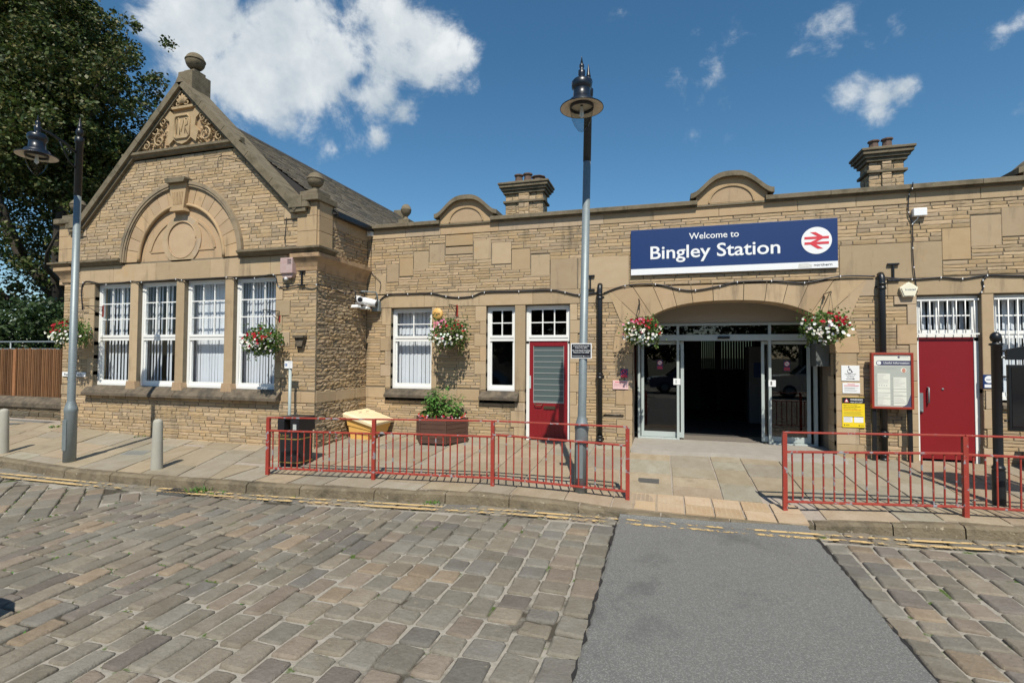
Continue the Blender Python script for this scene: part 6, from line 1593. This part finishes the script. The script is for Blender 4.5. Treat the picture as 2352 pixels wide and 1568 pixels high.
limb([(-24.8,5.7,4.5),(-24.2,4.6,5.2),(-23.2,4.0,5.6),(-22.3,3.8,6.4)],.12,.03); limb([(-25.7,6,6),(-25.3,6.5,8),(-25,6.6,11),(-24.8,6.4,14)],.2,.05); limb([(-24.5,5.6,9.8),(-23.6,5.6,11.3),(-22.9,5.4,12.9),(-21.6,5.2,13.7),(-20.9,5.2,14.0)],.07,.012,6)
limb([(-27,5.5,5.8),(-26.4,4.4,7.5),(-26.8,4,9.5)],.13,.04); limb([(-25.5,6,2.5),(-26.6,5,3.8),(-28.2,4.6,4.8),(-30,4.4,5.4)],.16,.05)
g.build('trunk', m_bark, t)
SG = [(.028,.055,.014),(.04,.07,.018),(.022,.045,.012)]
for k,(x,y,r_,lab) in enumerate(((-17.0,2.2,1.25,'dark evergreen shrub against the wing behind the fence'),(-19.6,2.6,1.5,'dark evergreen shrub behind the middle of the fence'),(-22.6,2.8,1.7,'dark evergreen shrub behind the left end of the fence'),(-26,3,1.9,'dark evergreen shrub beyond the left edge of the fence'))):
    t = thing('shrub', lab, 'shrub', (x,y,0), 'evergreen shrubs behind the timber fence'); g = MB(); rr = random.Random(60+k)
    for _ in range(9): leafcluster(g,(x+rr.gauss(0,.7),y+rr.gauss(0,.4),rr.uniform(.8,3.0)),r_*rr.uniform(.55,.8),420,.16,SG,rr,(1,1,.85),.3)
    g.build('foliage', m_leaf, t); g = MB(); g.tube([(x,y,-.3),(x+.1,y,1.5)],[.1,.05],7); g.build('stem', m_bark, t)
# trees across the square, behind the camera: they show in the window and door glass
t0_ = thing('tree','round bushy tree across the square behind the viewer','tree',(0,-34,-.3))
g = MB(); rr = random.Random(70)
for _ in range(46):
    a = rr.random()*6.28; q = rr.random()**.5*4.4; leafcluster(g,(q*math.cos(a),-34+q*math.sin(a)*.8,rr.uniform(2.0,8.5)),rr.uniform(1.0,1.9),260,.34,TG,rr,(1,1,.8),.3)
g.build('crown', m_leaf, t0_); g = MB(); g.tube([(0,-34,-.5),(.1,-34,2),(0,-34,5)],[.35,.28,.12],10); g.build('trunk', m_bark, t0_)
for k in range(1,7):
    dup(t0_, (-30+k*9.5,-34+rr.uniform(-2,2),-.3), ['','tree at the far left across the square','second tree from the left across the square','tree left of centre across the square','tree right of centre across the square','second tree from the right across the square','tree at the far right across the square'][k], rotz=k*1.1)
t0_.location = (-30,-33,-.3); t0_['label'] = 'leftmost bushy tree across the square behind the viewer'

# parked vehicles across the square: they show as reflections in the door and window glass
def car(x,y,rot,col,label,L=4.3,H=1.55,Wd=1.75):
    t = thing('parked_car', label, 'car', (x,y,RZ), 'cars parked across the square'); z = RZ; hw = Wd/2
    def P(u,v,w): c_,s_ = math.cos(rot),math.sin(rot); return (x+u*c_-v*s_, y+u*s_+v*c_, z+w)
    h = L/2; k = H/1.55
    lower = [(-h,.32),(-h,.72),(-h+.12,.86*k),(-h*.48,.93*k),(h*.62,.95*k),(h-.05,.88*k),(h,.60),(h-.02,.30)]
    cab = [(-h*.50,.90*k),(-h*.22,1.42*k),(-h*.10,1.50*k),(h*.42,1.52*k),(h*.62,1.42*k),(h*.86,.93*k)]
    pm = M('car_paint_'+label.split()[0], col, .3, metal=.4, coat=.8)
    def ring(v,ins,pts): return [P(a*(1-ins*.02),v,b) for a,b in pts]
    g = MB(); loft(g,[ring(-hw+.06,1,lower),ring(-hw,0,lower),ring(hw,0,lower),ring(hw-.06,1,lower)]); g.build('body', pm, t, bevel=.05)
    g = MB(); top = [(a,b) for a,b in cab]; loft(g,[[P(a,-hw+.10+.16*(b-.9*k)/(.6*k),b) for a,b in top],[P(a,hw-.10-.16*(b-.9*k)/(.6*k),b) for a,b in top]]); cb = g.build('cabin', pm, t, bevel=.03)
    gm = bpy.data.materials.get('car_glass') or M('car_glass',(.012,.015,.017),.06,spec=.7)
    g = MB()
    for sg in (-1,1):
        for q in ([(-h*.42,.97*k),(-h*.20,1.38*k),(h*.14,1.42*k),(h*.14,.98*k)],[(h*.18,.98*k),(h*.18,1.42*k),(h*.44,1.42*k),(h*.66,1.0*k)]):
            g.add([P(a,sg*(hw-.088-.16*(b-.9*k)/(.6*k)),b) for a,b in q],[(0,1,2,3)])
    g.build('side_window', gm, cb)
    g = MB(); g.add([P(-h*.505,-hw+.2,.94*k),P(-h*.505,hw-.2,.94*k),P(-h*.245,hw-.28,1.40*k),P(-h*.245,-hw+.28,1.40*k)],[(0,1,2,3)]); g.build('windscreen', gm, cb)
    for sx in (-.60,.60):
        for sy in (-1,1):
            c0 = P(sx*h,sy*(hw-.10),.31); ax = Vector(P(0,sy,0))-Vector(P(0,0,0))
            g = MB(); g.lathe([(.20,-.09),(.31,-.08),(.32,0),(.31,.09),(.20,.11)],c0,20,axis=ax.normalized()); w = g.build('wheel', m_sblk, t)
            g = MB(); g.lathe([(.20,.10),(.19,.115),(.05,.12)],c0,14,axis=ax.normalized()); g.build('rim', m_galv, w)
    for sy in (-1,1):
        g = MB(); c0 = P(-h-.01,sy*(hw-.28),.68); g.lathe([(.11,-.03),(.12,.02),(.08,.05)],c0,14,axis=(Vector(P(-1,0,0))-Vector(P(0,0,0))).normalized()); g.build('headlight', m_swhite, t)
car(-4.6,-17.5,.12,(.55,.56,.57),'silver estate car reflected in the left entrance door',4.6,1.7,1.85)
car(1.2,-18.6,-.1,(.05,.08,.18),'blue hatchback reflected in the middle of the entrance glass',4.0)
car(7.4,-17.2,.05,(.62,.62,.60),'white van like car reflected in the right entrance door',4.5,1.9,1.9)
car(-11.5,-17.8,.0,(.20,.02,.02),'red saloon car reflected in the narrow sash window',4.3,1.45)

car(-6.75,-8.6,math.pi,(.03,.035,.04),'dark hatchback added unseen beyond the left edge to cast a shadow on the setts',4.2,1.5,1.75)  # out-of-frame car, added so that its shadow falls across the setts
